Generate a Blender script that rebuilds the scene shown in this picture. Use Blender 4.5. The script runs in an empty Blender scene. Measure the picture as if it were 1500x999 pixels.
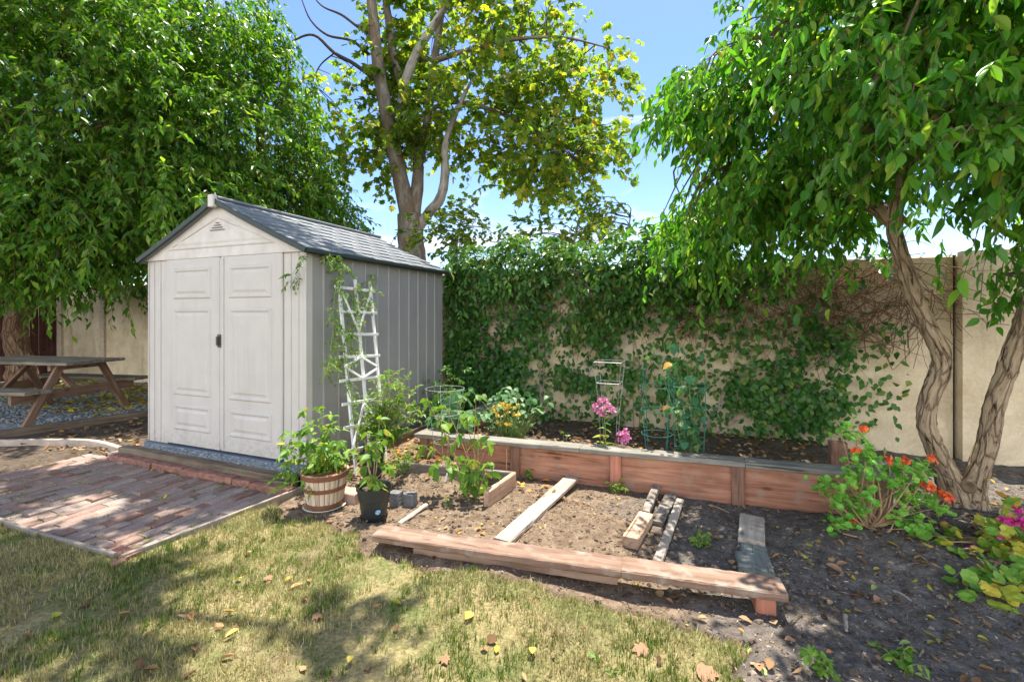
import bpy, math, random
import numpy as np
rng = np.random.default_rng(11)
random.seed(11)
SC = bpy.context.scene
COL = SC.collection
# ------------------------------------------------------------------ yard frame
# camera stands at x=y=0, 1.4 m up, looking along +y.  The yard (shed, wall, planter, patio) is
# turned 21.8 degrees: a runs along the wall to the right, n runs from the lawn towards the wall.
H, F, YH, CX = 1.4, 680.0, 460.0, 750.0
TH = math.radians(21.79)
UX, UY = math.cos(TH), -math.sin(TH)
DX, DY = math.sin(TH), math.cos(TH)
UV = np.array([UX, UY, 0.0]); DV = np.array([DX, DY, 0.0]); ZV = np.array([0, 0, 1.0])

def W(a, n, z=0.0):
    return np.array([a*UX+n*DX, a*UY+n*DY, z], float)
def toan(x, y):
    return x*UX+y*UY, x*DX+y*DY
def G(px, py, z=0.0):              # surveyed point: photo pixel -> point at height z
    Y = F*(H-z)/(py-YH)
    return np.array([(px-CX)/F*Y, Y, z])
def PY(px, py, Y):                 # point at distance Y
    return np.array([(px-CX)/F*Y, Y, H-(py-YH)/F*Y])
def PN(px, py, n):                 # point on the vertical plane n
    r = (px-CX)/F
    return PY(px, py, n/(DX*r+DY))
def PA(px, py, a):                 # point on the vertical plane a
    r = (px-CX)/F
    n = a*(UX-UY*r)/(DY*r-DX)
    return PY(px, py, a*UY+n*DY)
def project(P):
    P = np.asarray(P); Y = np.maximum(P[..., 1], .05)
    return CX+F*P[..., 0]/Y, YH+F*(H-P[..., 2])/Y
def nrm(v):
    v = np.asarray(v, float)
    return v/np.maximum(np.linalg.norm(v, axis=-1, keepdims=True), 1e-9)

# ------------------------------------------------------------------ noise
_G = [np.random.default_rng(k).random((128, 128)) for k in range(8)]
def vnoise(x, y, s, k=0):
    g = _G[k % 8]; x = np.asarray(x)/s+37.3; y = np.asarray(y)/s+11.7
    xi = np.floor(x).astype(int); yi = np.floor(y).astype(int)
    fx = x-xi; fy = y-yi; fx = fx*fx*(3-2*fx); fy = fy*fy*(3-2*fy)
    def h(i, j): return g[i % 128, j % 128]
    return (h(xi, yi)*(1-fx)+h(xi+1, yi)*fx)*(1-fy)+(h(xi, yi+1)*(1-fx)+h(xi+1, yi+1)*fx)*fy
def fbm(x, y, s, o=4, k=0):
    t = 0; w = 0
    for i in range(o):
        t = t+vnoise(x, y, s/2**i, k+i)*.55**i; w += .55**i
    return t/w
def sdf(poly, a, n):               # signed distance, positive inside
    a = np.asarray(a, float); n = np.asarray(n, float)
    d = np.full(a.shape, 1e9); ins = np.zeros(a.shape, bool); m = len(poly)
    for i in range(m):
        x0, y0 = poly[i]; x1, y1 = poly[(i+1) % m]
        ex, ey = x1-x0, y1-y0
        t = np.clip(((a-x0)*ex+(n-y0)*ey)/(ex*ex+ey*ey), 0, 1)
        d = np.minimum(d, np.hypot(a-x0-t*ex, n-y0-t*ey))
        c = ((y0 > n) != (y1 > n)) & (a < ex*(n-y0)/(ey if abs(ey) > 1e-9 else 1e-9)+x0)
        ins ^= c
    return np.where(ins, d, -d)

# ------------------------------------------------------------------ mesh builder
LOC = {}
class MB:
    def __init__(s): s.V = []; s.L = []; s.T = []; s.M = []; s.GC = []; s.n = 0; s.hasgc = False
    def add(s, V, Fs, mi=0, gc=None):
        V = np.asarray(V, float).reshape(-1, 3)
        if isinstance(Fs, np.ndarray):
            s.L.append((Fs+s.n).ravel()); s.T.append(np.full(len(Fs), Fs.shape[1])); k = len(Fs)
        else:
            s.L.append(np.array([i+s.n for f in Fs for i in f], int)); s.T.append(np.array([len(f) for f in Fs])); k = len(Fs)
        s.M.append(np.full(k, mi))
        s.V.append(V); s.n += len(V)
        if gc is not None: s.hasgc = True
        s.GC.append(V*1.0 if gc is None else np.asarray(gc, float))
        return s
    def build(s, name, mats, parent=None, smooth=False, at=None):
        V = np.concatenate(s.V); L = np.concatenate(s.L); T = np.concatenate(s.T); M = np.concatenate(s.M)
        if parent is not None: org = LOC[parent.name]
        elif at is not None: org = np.asarray(at, float)
        else:
            lo = V.min(0); hi = V.max(0); org = np.array([(lo[0]+hi[0])/2, (lo[1]+hi[1])/2, lo[2]])
        me = bpy.data.meshes.new(name)
        me.vertices.add(len(V)); me.vertices.foreach_set('co', (V-org).ravel().astype(np.float32))
        me.loops.add(len(L)); me.loops.foreach_set('vertex_index', L.astype(np.int32))
        me.polygons.add(len(T)); st = np.concatenate([[0], np.cumsum(T)[:-1]])
        me.polygons.foreach_set('loop_start', st.astype(np.int32))
        me.polygons.foreach_set('loop_total', T.astype(np.int32))
        me.polygons.foreach_set('material_index', M.astype(np.int32))
        me.polygons.foreach_set('use_smooth', np.full(len(T), smooth))
        if s.hasgc:
            at_ = me.attributes.new('gc', 'FLOAT_VECTOR', 'POINT')
            at_.data.foreach_set('vector', np.concatenate(s.GC).ravel().astype(np.float32))
        for m in (mats if isinstance(mats, (list, tuple)) else [mats]): me.materials.append(m)
        me.update(calc_edges=True); me.validate()
        o = bpy.data.objects.new(name, me); COL.objects.link(o)
        if parent is not None: o.parent = parent
        else: o.location = org
        LOC[o.name] = org
        return o

def beam(mb, p0, p1, w, t, side=None, mi=0, bev=.004, seg=1, jit=0.0):
    """chamfered board from p0 to p1 (centre line); w across, t along the other way"""
    p0 = np.asarray(p0, float); p1 = np.asarray(p1, float); d = nrm(p1-p0); ln = np.linalg.norm(p1-p0)
    if side is None:
        side = np.cross(d, ZV)
        if np.linalg.norm(side) < 1e-3: side = UV
    side = nrm(side-d*np.dot(side, d)); up = np.cross(side, d)
    b = min(bev, w*.3, t*.3); hw, ht = w/2, t/2
    cs = np.array([(-hw+b, -ht), (hw-b, -ht), (hw, -ht+b), (hw, ht-b), (hw-b, ht), (-hw+b, ht), (-hw, ht-b), (-hw, -ht+b)])
    off = rng.random(3)*20
    V = []; GC = []
    for i in range(seg+1):
        q = i/seg; c = p0+(p1-p0)*q
        j = rng.normal(0, jit, (8, 2)) if jit else 0
        cc = cs+j
        V.append(c+cc[:, :1]*side+cc[:, 1:]*up)
        GC.append(np.column_stack([np.full(8, q*ln), cc[:, 0], cc[:, 1]])+off)
    Fs = [tuple(range(7, -1, -1)), tuple(seg*8+k for k in range(8))]
    for i in range(seg):
        for k in range(8):
            k2 = (k+1) % 8; Fs.append((i*8+k, i*8+k2, (i+1)*8+k2, (i+1)*8+k))
    mb.add(np.concatenate(V), Fs, mi, np.concatenate(GC)); return mb

def box(mb, a0, a1, n0, n1, z0, z1, mi=0):       # box in the yard frame
    V = [W(a, n, z) for z in (z0, z1) for a, n in ((a0, n0), (a1, n0), (a1, n1), (a0, n1))]
    mb.add(V, [(3, 2, 1, 0), (4, 5, 6, 7), (0, 1, 5, 4), (1, 2, 6, 5), (2, 3, 7, 6), (3, 0, 4, 7)], mi); return mb

def smoothpts(P, R, k=4):          # Catmull-Rom resample
    P = np.asarray(P, float); R = np.asarray(R, float)
    if len(P) < 3: return P, R
    Q = np.vstack([2*P[0]-P[1], P, 2*P[-1]-P[-2]]); o = []; r = []
    for i in range(1, len(Q)-2):
        for j in range(k):
            t = j/k
            o.append(.5*(2*Q[i]+(Q[i+1]-Q[i-1])*t+(2*Q[i-1]-5*Q[i]+4*Q[i+1]-Q[i+2])*t*t+(-Q[i-1]+3*Q[i]-3*Q[i+1]+Q[i+2])*t**3))
            r.append(R[i-1]*(1-t)+R[i]*t)
    o.append(P[-1]); r.append(R[-1]); return np.array(o), np.array(r)

def tube(mb, P, R, k=8, mi=0, rough=0.0, sm=4, closed=False):
    R = np.full(len(P), R) if np.isscalar(R) else np.asarray(R, float)
    if sm > 1: P, R = smoothpts(P, R, sm)
    P = np.asarray(P, float); m = len(P)
    tg = nrm(np.gradient(P, axis=0))
    if closed: tg = nrm(np.roll(P, -1, 0)-np.roll(P, 1, 0))
    u = np.cross(tg[0], [0.3, .2, 1.0]); u = nrm(u) if np.linalg.norm(u) > .05 else np.array([1., 0, 0])
    s = 0; V = []; GC = []; off = rng.random()*30; ph = np.arange(k)*2*math.pi/k
    bump = rng.normal(0, 1, (m, k)) if rough else None
    for i in range(m):
        u = nrm(u-tg[i]*np.dot(u, tg[i])); v = np.cross(tg[i], u)
        if i: s += np.linalg.norm(P[i]-P[i-1])
        r = R[i]*(1+(rough*bump[i] if rough else 0))
        V.append(P[i]+(np.cos(ph)*r)[:, None]*u+(np.sin(ph)*r)[:, None]*v)
        GC.append(np.column_stack([np.full(k, s+off), R[i]*np.cos(ph), R[i]*np.sin(ph)]))
    idx = np.arange(k); i2 = (idx+1) % k
    Fs = [np.column_stack([i*k+idx, i*k+i2, (i+1)*k+i2, (i+1)*k+idx]) for i in range(m-1)]
    if closed: Fs.append(np.column_stack([(m-1)*k+idx, (m-1)*k+i2, i2, idx]))
    Fq = [tuple(r) for f in Fs for r in f]
    if not closed: Fq += [tuple(range(k-1, -1, -1)), tuple((m-1)*k+j for j in range(k))]
    mb.add(np.concatenate(V), Fq, mi, np.concatenate(GC)); return mb

def ring(mb, c, rx, r, k=5, m=28, ry=None, mi=0):
    t = np.arange(m)*2*math.pi/m; ry = rx if ry is None else ry
    P = np.asarray(c)+np.column_stack([np.cos(t)*rx, np.sin(t)*ry, 0*t])
    tube(mb, P, r, k, mi, sm=1, closed=True)
def squarering(mb, c, h, r, mi=0):
    c = np.asarray(c, float); q = [c+UV*sx*h+DV*sy*h for sx, sy in ((-1, -1), (1, -1), (1, 1), (-1, 1))]
    for i in range(4): tube(mb, [q[i], q[(i+1) % 4]], r, 5, mi, sm=1)

def lathe(mb, c, prof, k=40, mi=0, wob=0.0):
    c = np.asarray(c, float); ph = np.arange(k)*2*math.pi/k; V = []; m = len(prof)
    for r, z in prof: V.append(c+np.column_stack([np.cos(ph)*r, np.sin(ph)*r, np.full(k, z)]))
    Fs = []
    for i in range(m-1):
        for j in range(k): Fs.append((i*k+j, i*k+(j+1) % k, (i+1)*k+(j+1) % k, (i+1)*k+j))
    if prof[0][0] > 1e-6: Fs.append(tuple(range(k-1, -1, -1)))
    if prof[-1][0] > 1e-6: Fs.append(tuple((m-1)*k+j for j in range(k)))
    mb.add(np.concatenate(V), Fs, mi); return mb

# ------------------------------------------------------------------ leaf templates (x along, y across, z up)
class T: pass
def tmpl(v, f):
    t = T(); t.v = np.array(v, float); t.f = np.array(f, int); return t
T_SIMPLE = tmpl([(0, 0, 0), (.45, .5, .06), (.5, 0, 0), (.45, -.5, .06), (1, 0, -.1)], [(0, 2, 1), (0, 3, 2), (1, 2, 4), (2, 3, 4)])
def ovate(st, hw, fold=.07, curl=.2):
    v = []; f = []; m = len(st)
    for x, w in zip(st, hw):
        z = -curl*x*x
        v += [(x, w, z+fold*w*2), (x, 0, z), (x, -w, z+fold*w*2)]
    for i in range(m-1):
        a, b = i*3, i*3+3
        for q in ((a, a+1, b+1, b), (a+1, a+2, b+2, b+1)):
            f += [(q[0], q[1], q[2]), (q[0], q[2], q[3])]
    return tmpl(v, f)
T_OV = ovate([0, .12, .35, .62, .85, 1], [.03, .33, .5, .4, .16, 0.0])
T_OV4 = ovate([0, .3, .65, 1], [.04, .5, .36, 0.0])
T_OVB = ovate([0, .12, .35, .62, .85, 1], [.03, .3, .5, .42, .18, 0.0], .2, .38)
T_OVC = ovate([0, .15, .4, .68, .88, 1], [.03, .3, .5, .36, .12, 0.0], .13, -.12)
T_CURL = ovate([0, .2, .45, .7, .88, 1], [.05, .34, .5, .42, .2, 0.0], .22, -.22)
T_CURL2 = ovate([0, .2, .45, .7, .88, 1], [.05, .3, .5, .38, .16, 0.0], -.14, .18)
def fan(pts, c=(.45, 0, 0)):
    v = [c]+[(x, y, z) for x, y, z in pts]; m = len(pts)
    return tmpl(v, [(0, i+1, (i+1) % m+1) for i in range(m)])
T_LOBE = fan([(0, 0, 0), (.05, .3, -.03), (.3, .62, -.1), (.42, .34, 0), (.72, .46, -.08), (.7, .2, 0), (1, 0, -.12), (.7, -.2, 0), (.72, -.46, -.08), (.42, -.34, 0), (.3, -.62, -.1), (.05, -.3, -.03)], (.4, 0, .04))
_p = []
for i in range(16):
    q = 2*math.pi*i/16; r = .5*(1+.06*(-1)**i)
    _p.append((.5-r*math.cos(q), r*math.sin(q), .07+.05*math.sin(q*3)))
T_ROUND = fan(_p, (.48, 0, -.02))
T_BLADE = tmpl([(0, .5, 0), (0, -.5, 0), (.55, .38, .1), (.55, -.38, .1), (1, 0, .32)], [(0, 1, 2), (1, 3, 2), (2, 3, 4)])

def put(mb, P, Dr, Nv, L, Wd, t, mi=0):
    P = np.asarray(P, float); k = len(P)
    if k == 0: return
    Dr = nrm(Dr); S = nrm(np.cross(Nv, Dr)); N2 = np.cross(Dr, S)
    L = np.broadcast_to(L, (k,))[:, None, None]; Wd = np.broadcast_to(Wd, (k,))[:, None, None]
    v = t.v
    V = P[:, None]+v[None, :, 0:1]*L*Dr[:, None]+v[None, :, 1:2]*Wd*S[:, None]+v[None, :, 2:3]*L*N2[:, None]
    Fs = (t.f[None]+(np.arange(k)*len(v))[:, None, None]).reshape(-1, 3)
    mb.add(V.reshape(-1, 3), Fs, mi)

def twigs(mb, P0, P1, P2, r0, r1, mi=0):
    k = len(P0); d = nrm(P2-P0); a = nrm(np.cross(d, rng.normal(0, 1, (k, 3)))); b = np.cross(d, a)
    V = []
    for P, r in ((P0, r0), (P1, (r0+r1)/2), (P2, r1)):
        for q in (0, 2.094, 4.189): V.append(P+r*(math.cos(q)*a+math.sin(q)*b))
    V = np.stack(V, 1)
    f = []
    for i in (0, 3):
        for j in range(3): f.append((i+j, i+(j+1) % 3, i+3+(j+1) % 3, i+3+j))
    Fs = (np.array(f)[None]+(np.arange(k)*9)[:, None, None]).reshape(-1, 4)
    mb.add(V.reshape(-1, 3), Fs, mi)

def sprays(mbl, mbt, O, Dr, ln, nl, L, Wd, t, droop=.35, hang=.5, r=.004, spread=.9, mi=0, up=.9):
    O = np.asarray(O, float); S = len(O)
    if S == 0: return
    Dr = nrm(Dr); ln = np.broadcast_to(ln, (S,))
    tt = np.linspace(.12, 1, nl)[None]+rng.normal(0, .03, (S, nl))
    pos = O[:, None]+Dr[:, None]*(ln[:, None]*tt)[..., None]
    pos[..., 2] -= droop*ln[:, None]*tt**2
    tg = np.repeat(Dr[:, None], nl, 1).copy(); tg[..., 2] -= 2*droop*tt; tg = nrm(tg)
    sd = nrm(np.cross(tg, ZV)+rng.normal(0, .02, tg.shape)); u2 = np.cross(sd, tg)
    roll = rng.normal(0, .6, (S, nl, 1)); sd = sd*np.cos(roll)+u2*np.sin(roll)
    sg = np.where(np.arange(nl) % 2 == 0, 1., -1.)[None, :, None]
    ld = tg*.6+sd*sg*spread+rng.normal(0, .25, tg.shape); ld[..., 2] -= hang
    nv = rng.normal(0, .45, tg.shape); nv[..., 2] += up
    if isinstance(t, tuple):
        sz = rng.uniform(.38, 1.18, (S*nl,)); pk = rng.integers(0, len(t), S*nl)
    else: sz = rng.uniform(.6, 1.12, (S*nl,)); pk = None; t = (t,)
    pf, lf, nf_ = pos.reshape(-1, 3), ld.reshape(-1, 3), nv.reshape(-1, 3); wf = Wd*sz*rng.uniform(.75, 1.15, S*nl)
    for i, t1 in enumerate(t):
        m = slice(None) if pk is None else pk == i
        put(mbl, pf[m], lf[m], nf_[m], (L*sz)[m], wf[m], t1, mi)
    if mbt is not None:
        p1 = O+Dr*(ln*.5)[:, None]; p1[:, 2] -= droop*ln*.25
        p2 = O+Dr*ln[:, None]; p2[:, 2] -= droop*ln
        twigs(mbt, O, p1, p2, r, r*.4)

def rball(k, lo=.0):
    d = nrm(rng.normal(0, 1, (k, 3))); return d*(rng.uniform(lo**3, 1, (k, 1)))**(1/3)
def inpoly(poly, x, y): return sdf(poly, x, y) > 0

def clumps(ells, count, lo=.5, keep=None):
    """clump centres spread through ellipsoids ((centre),(radii),weight)"""
    out = []; dirs = []
    wts = np.array([e[2] for e in ells], float); wts /= wts.sum()
    while sum(len(o) for o in out) < count:
        k = rng.choice(len(ells), 400, p=wts); c = np.array([e[0] for e in ells])[k]; r = np.array([e[1] for e in ells])[k]
        b = rball(400, lo); P = c+b*r
        m = np.ones(400, bool) if keep is None else keep(P)
        if not m.any(): continue
        out.append(P[m]); dirs.append(b[m])
    return np.concatenate(out)[:count], np.concatenate(dirs)[:count]

# ------------------------------------------------------------------ objects
def tag(o, label=None, cat=None, group=None, kind=None):
    if label: o['label'] = label
    if cat: o['category'] = cat
    if group: o['group'] = group
    if kind: o['kind'] = kind
    return o
def thing(name, label, cat, loc, group=None):
    o = bpy.data.objects.new(name, None); COL.objects.link(o); o.empty_display_size = .1
    o.location = loc; LOC[o.name] = np.asarray(loc, float)
    return tag(o, label, cat, group)

# ------------------------------------------------------------------ materials
class NT:
    def __init__(s, name):
        s.m = bpy.data.materials.new(name); s.m.use_nodes = True; s.t = s.m.node_tree; s.t.nodes.clear()
        s.out = s.n('ShaderNodeOutputMaterial'); s.b = s.n('ShaderNodeBsdfPrincipled'); s.l(s.b.outputs[0], s.out.inputs[0])
    def n(s, ty, **k):
        o = s.t.nodes.new(ty)
        for a, b in k.items(): setattr(o, a, b)
        return o
    def l(s, a, b): s.t.links.new(a, b)
    def coord(s, gc=False, scale=(1, 1, 1)):
        mp = s.n('ShaderNodeMapping'); mp.inputs['Scale'].default_value = scale
        if gc: a = s.n('ShaderNodeAttribute', attribute_name='gc'); s.l(a.outputs['Vector'], mp.inputs[0])
        else: a = s.n('ShaderNodeNewGeometry'); s.l(a.outputs['Position'], mp.inputs[0])
        return mp.outputs[0]
    def noise(s, vec, scale, detail=5, rough=.6, dist=0):
        o = s.n('ShaderNodeTexNoise'); o.inputs['Scale'].default_value = scale; o.inputs['Detail'].default_value = detail
        o.inputs['Roughness'].default_value = rough; o.inputs['Distortion'].default_value = dist
        s.l(vec, o.inputs['Vector']); return o.outputs['Fac']
    def ramp(s, fac, stops, interp='LINEAR'):
        o = s.n('ShaderNodeValToRGB'); e = o.color_ramp.elements; o.color_ramp.interpolation = interp
        while len(e) < len(stops): e.new(.5)
        for q, (p, c) in zip(e, stops):
            q.position = p; q.color = (*c, 1) if len(c) == 3 else c
        s.l(fac, o.inputs[0]); return o.outputs['Color']
    def mix(s, f, a, b, mode='MIX'):
        o = s.n('ShaderNodeMix', data_type='RGBA', blend_type=mode)
        for i, x in ((0, f), (6, a), (7, b)):
            if hasattr(x, 'is_linked') or hasattr(x, 'links'): s.l(x, o.inputs[i])
            elif i == 0: o.inputs[0].default_value = x
            else: o.inputs[i].default_value = (*x, 1)
        return o.outputs[2]
    def bump(s, h, strength=.4, dist=.01):
        o = s.n('ShaderNodeBump'); o.inputs['Strength'].default_value = strength; o.inputs['Distance'].default_value = dist
        s.l(h, o.inputs['Height']); s.l(o.outputs[0], s.b.inputs['Normal'])
    def set(s, col=None, rough=None, spec=.3):
        if col is not None:
            if hasattr(col, 'links'): s.l(col, s.b.inputs['Base Color'])
            else: s.b.inputs['Base Color'].default_value = (*col, 1)
        if rough is not None: s.b.inputs['Roughness'].default_value = rough
        s.b.inputs['Specular IOR Level'].default_value = spec
        return s.m

def leafmat(name, stops, rough=.42, tr=.38, tint=(1.25, 1.2, .55), spec=.35, patch=1.2):
    t = NT(name)
    g = t.n('ShaderNodeNewGeometry')
    c = t.ramp(g.outputs['Random Per Island'], stops)
    nz = t.noise(t.coord(), patch, 3)
    c2 = t.mix(1.0, c, t.ramp(nz, [(.3, (.72, .76, .7)), (.7, (1.2, 1.15, 1.1))]), 'MULTIPLY')
    t.set(c2, rough, spec)
    tl = t.n('ShaderNodeBsdfTranslucent'); t.l(t.mix(1.0, c2, tint, 'MULTIPLY'), tl.inputs[0])
    mx = t.n('ShaderNodeMixShader'); mx.inputs[0].default_value = tr
    t.l(t.b.outputs[0], mx.inputs[1]); t.l(tl.outputs[0], mx.inputs[2]); t.l(mx.outputs[0], t.out.inputs[0])
    return t.m
def woodmat(name, c0, c1, c2, gs=(2.0, 26, 26), rough=.75, weather=None, wcol=(.2, .2, .19), bump=.5):
    t = NT(name); v = t.coord(True, gs); f = t.noise(v, 1.0, 6, .62, .6)
    c = t.ramp(f, [(.28, c0), (.5, c1), (.74, c2)])
    f2 = t.noise(t.coord(True, (1, 1, 1)), 3.2, 4)
    c = t.mix(1.0, c, t.ramp(f2, [(.3, (.72, .7, .68)), (.7, (1.15, 1.12, 1.1))]), 'MULTIPLY')
    kn = t.n('ShaderNodeTexVoronoi'); t.l(t.coord(True, (3.2, 9, 9)), kn.inputs['Vector']); kn.inputs['Scale'].default_value = 1.0
    c = t.mix(t.ramp(kn.outputs['Distance'], [(.06, (.8, .8, .8)), (.17, (0, 0, 0))]), c, tuple(x*.4 for x in c0))
    ck = t.noise(t.coord(True, (1.1, 55, 55)), 1.0, 2, .5); c = t.mix(t.ramp(ck, [(.30, (.85, .85, .85)), (.345, (0, 0, 0))]), c, tuple(x*.3 for x in c0))
    if weather:
        w = t.noise(t.coord(), 9, 5); c = t.mix(t.ramp(w, [(weather, (0, 0, 0)), (weather+.16, (1, 1, 1))]), c, wcol)
    t.bump(f, bump, .006); return t.set(c, rough, .2)
def plain(name, c, rough=.6, var=.15, sc=12, bump=0, spec=.3, metal=0):
    t = NT(name); f = t.noise(t.coord(), sc, 5)
    col = t.ramp(f, [(.3, tuple(x*(1-var) for x in c)), (.7, tuple(min(1, x*(1+var)) for x in c))])
    if bump: t.bump(f, bump, .004)
    t.b.inputs['Metallic'].default_value = metal
    return t.set(col, rough, spec)
def barkmat(name, c0, c1, c2, gs=(5, 24, 24), bump=1.0, blotch=None, ps=(.3, .5, .72), crack=True):
    t = NT(name); v = t.coord(True, gs); f = t.noise(v, 1.0, 7, .68, .8)
    c = t.ramp(f, [(ps[0], c0), (ps[1], c1), (ps[2], c2)])
    if blotch:
        w = t.noise(t.coord(True, (2.5, 7, 7)), 1.0, 3); c = t.mix(t.ramp(w, [(.5, (0, 0, 0)), (.56, (1, 1, 1))]), c, blotch)
    vo = t.n('ShaderNodeTexVoronoi', feature='DISTANCE_TO_EDGE'); wv = t.coord(True, (gs[0]*1.1, gs[1]*.9, gs[2]*.9)); vo.inputs['Scale'].default_value = 1.0
    dn = t.n('ShaderNodeTexNoise'); dn.inputs['Scale'].default_value = 1.3; dn.inputs['Detail'].default_value = 4; t.l(wv, dn.inputs['Vector']); t.l(t.mix(.45, wv, dn.outputs['Color']), vo.inputs['Vector'])
    ce = t.ramp(vo.outputs['Distance'], [(.0, (0, 0, 0)), (.11, (1, 1, 1))])
    c = t.mix(1.0, c, t.ramp(vo.outputs['Distance'], [(.0, (.55, .51, .48)), (.06, (1, 1, 1))]), 'MULTIPLY') if crack else c
    hh_ = t.n('ShaderNodeMath', operation='MULTIPLY_ADD'); t.l(f, hh_.inputs[0]); hh_.inputs[1].default_value = .7
    t.l(ce, hh_.inputs[2]) if crack else None
    t.bump(hh_.outputs[0], bump, .02); return t.set(c, .85, .15)
exec_mats = {}
M = exec_mats
M['soil'] = None
def soilmat():
    t = NT('soil'); v = t.coord()
    f1 = t.noise(v, 1.3, 4); f2 = t.noise(v, 14, 6, .7); f3 = t.noise(v, 75, 4, .7)
    dry = t.ramp(f2, [(.3, (.1, .07, .046)), (.52, (.2, .146, .1)), (.75, (.33, .25, .178))])
    wet = t.ramp(f2, [(.3, (.07, .062, .054)), (.55, (.155, .137, .12)), (.78, (.29, .262, .235))])
    sp = t.n('ShaderNodeSeparateXYZ'); t.l(v, sp.inputs[0])     # richer, darker earth towards the tree
    ad = t.n('ShaderNodeMath', operation='MULTIPLY_ADD'); t.l(sp.outputs[0], ad.inputs[0]); ad.inputs[1].default_value = .42; t.l(f1, ad.inputs[2])
    c = t.mix(t.ramp(ad.outputs[0], [(.78, (0, 0, 0)), (1.05, (1, 1, 1))]), dry, wet)
    c = t.mix(t.ramp(f3, [(.62, (0, 0, 0)), (.72, (.75, .75, .75))]), c, (.3, .25, .2))
    h = t.n('ShaderNodeMath', operation='MULTIPLY_ADD'); t.l(f3, h.inputs[0]); h.inputs[1].default_value = .5; t.l(f2, h.inputs[2])
    t.bump(h.outputs[0], .9, .03); return t.set(c, .95, .1)
M['soil'] = soilmat()
def mulchmat():
    t = NT('mulch'); v = t.coord(); f2 = t.noise(v, 22, 6, .7); f3 = t.noise(v, 6, 4)
    c = t.ramp(f2, [(.3, (.04, .031, .024)), (.55, (.11, .085, .062)), (.75, (.22, .175, .13))])
    c = t.mix(t.ramp(f3, [(.45, (0, 0, 0)), (.7, (.6, .6, .6))]), c, (.14, .11, .085))
    t.bump(f2, .9, .03); return t.set(c, .95, .1)
M['mulch'] = mulchmat()
def lawnmat():
    t = NT('lawn_thatch'); v = t.coord(); f = t.noise(v, 2.6, 4); f2 = t.noise(v, 55, 5, .7)
    st = t.ramp(f2, [(.3, (.12, .096, .045)), (.55, (.29, .24, .115)), (.75, (.44, .375, .2))])
    gr = t.ramp(f2, [(.3, (.05, .07, .02)), (.6, (.13, .16, .05)), (.8, (.25, .25, .1))])
    c = t.mix(t.ramp(f, [(.42, (0, 0, 0)), (.62, (.85, .85, .85))]), st, gr)
    f4 = t.noise(v, 1.4, 3); c = t.mix(t.ramp(f4, [(.56, (0, 0, 0)), (.7, (.7, .7, .7))]), c, (.2, .145, .1))
    t.bump(f2, .8, .02); return t.set(c, .95, .1)
M['lawn'] = lawnmat()
def brickmat():
    t = NT('worn_brick'); g = t.n('ShaderNodeNewGeometry')
    c = t.ramp(g.outputs['Random Per Island'], [(0, (.2, .105, .08)), (.2, (.26, .165, .13)), (.45, (.31, .225, .185)), (.65, (.25, .2, .175)), (.85, (.34, .275, .235)), (1, (.22, .12, .09))])
    f = t.noise(t.coord(), 9, 6, .7); c = t.mix(t.ramp(f, [(.4, (0, 0, 0)), (.72, (.7, .7, .7))]), c, (.27, .22, .175))
    f2 = t.noise(t.coord(), 60, 4); c = t.mix(1.0, c, t.ramp(f2, [(.3, (.75, .75, .75)), (.7, (1.12, 1.12, 1.12))]), 'MULTIPLY')
    t.bump(f2, .6, .006); return t.set(c, .9, .15)
M['brick'] = brickmat()
M['redbrick'] = plain('red_brick', (.25, .125, .09), .9, .45, 22, .7)
def gravelmat():
    t = NT('blue_gravel'); g = t.n('ShaderNodeNewGeometry')
    c = t.ramp(g.outputs['Random Per Island'], [(0, (.1, .12, .135)), (.4, (.19, .225, .24)), (.75, (.28, .31, .32)), (.95, (.42, .42, .4)), (1, (.22, .19, .15))])
    f = t.noise(t.coord(), 70, 4); t.bump(f, .4, .005); return t.set(c, .8, .25)
M['gravel'] = gravelmat()
M['gravelbase'] = plain('gravel_base', (.2, .215, .21), .95, .55, 90, .8)
def wallmat():
    t = NT('stained_concrete'); v = t.coord(); f = t.noise(v, 3, 6, .65); f2 = t.noise(v, 42, 4, .7)
    c = t.ramp(f, [(.3, (.56, .45, .29)), (.55, (.74, .62, .43)), (.75, (.79, .7, .52))])
    st = t.noise(t.coord(False, (5, 5, .7)), 1.0, 5, .6); c = t.mix(t.ramp(st, [(.55, (0, 0, 0)), (.75, (.55, .55, .55))]), c, (.28, .22, .15))
    c = t.mix(1.0, c, t.ramp(f2, [(.3, (.86, .85, .84)), (.7, (1.05, 1.05, 1.05))]), 'MULTIPLY')
    t.bump(f2, .3, .006); return t.set(c, .9, .15)
M['wall'] = wallmat()
M['walledge'] = plain('wall_joint', (.5, .42, .31), .9, .2, 20, .3)
M['gap'] = plain('joint_gap', (.06, .05, .04), .95, .2)
def resin(name, c):
    t = NT(name); v = t.coord(); f = t.noise(v, 5, 5)
    col = t.ramp(f, [(.3, tuple(x*.95 for x in c)), (.7, tuple(min(1, x*1.04) for x in c))])
    st = t.noise(t.coord(False, (9, 9, .8)), 1.0, 5, .6); col = t.mix(t.ramp(st, [(.52, (0, 0, 0)), (.75, (.30, .30, .30))]), col, tuple(x*.55 for x in c))
    sp = t.n('ShaderNodeSeparateXYZ'); t.l(v, sp.inputs[0]); sn = t.noise(v, 26, 5, .7)     # soil splashed up from the ground
    ad = t.n('ShaderNodeMath', operation='MULTIPLY_ADD'); t.l(sp.outputs[2], ad.inputs[0]); ad.inputs[1].default_value = -1.1; t.l(sn, ad.inputs[2])
    col = t.mix(t.ramp(ad.outputs[0], [(.22, (0, 0, 0)), (.5, (.6, .6, .6))]), col, (.3, .25, .19))
    t.bump(t.noise(t.coord(False, (40, 40, 3)), 1.0, 3), .12, .003); return t.set(col, .55, .35)
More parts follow.
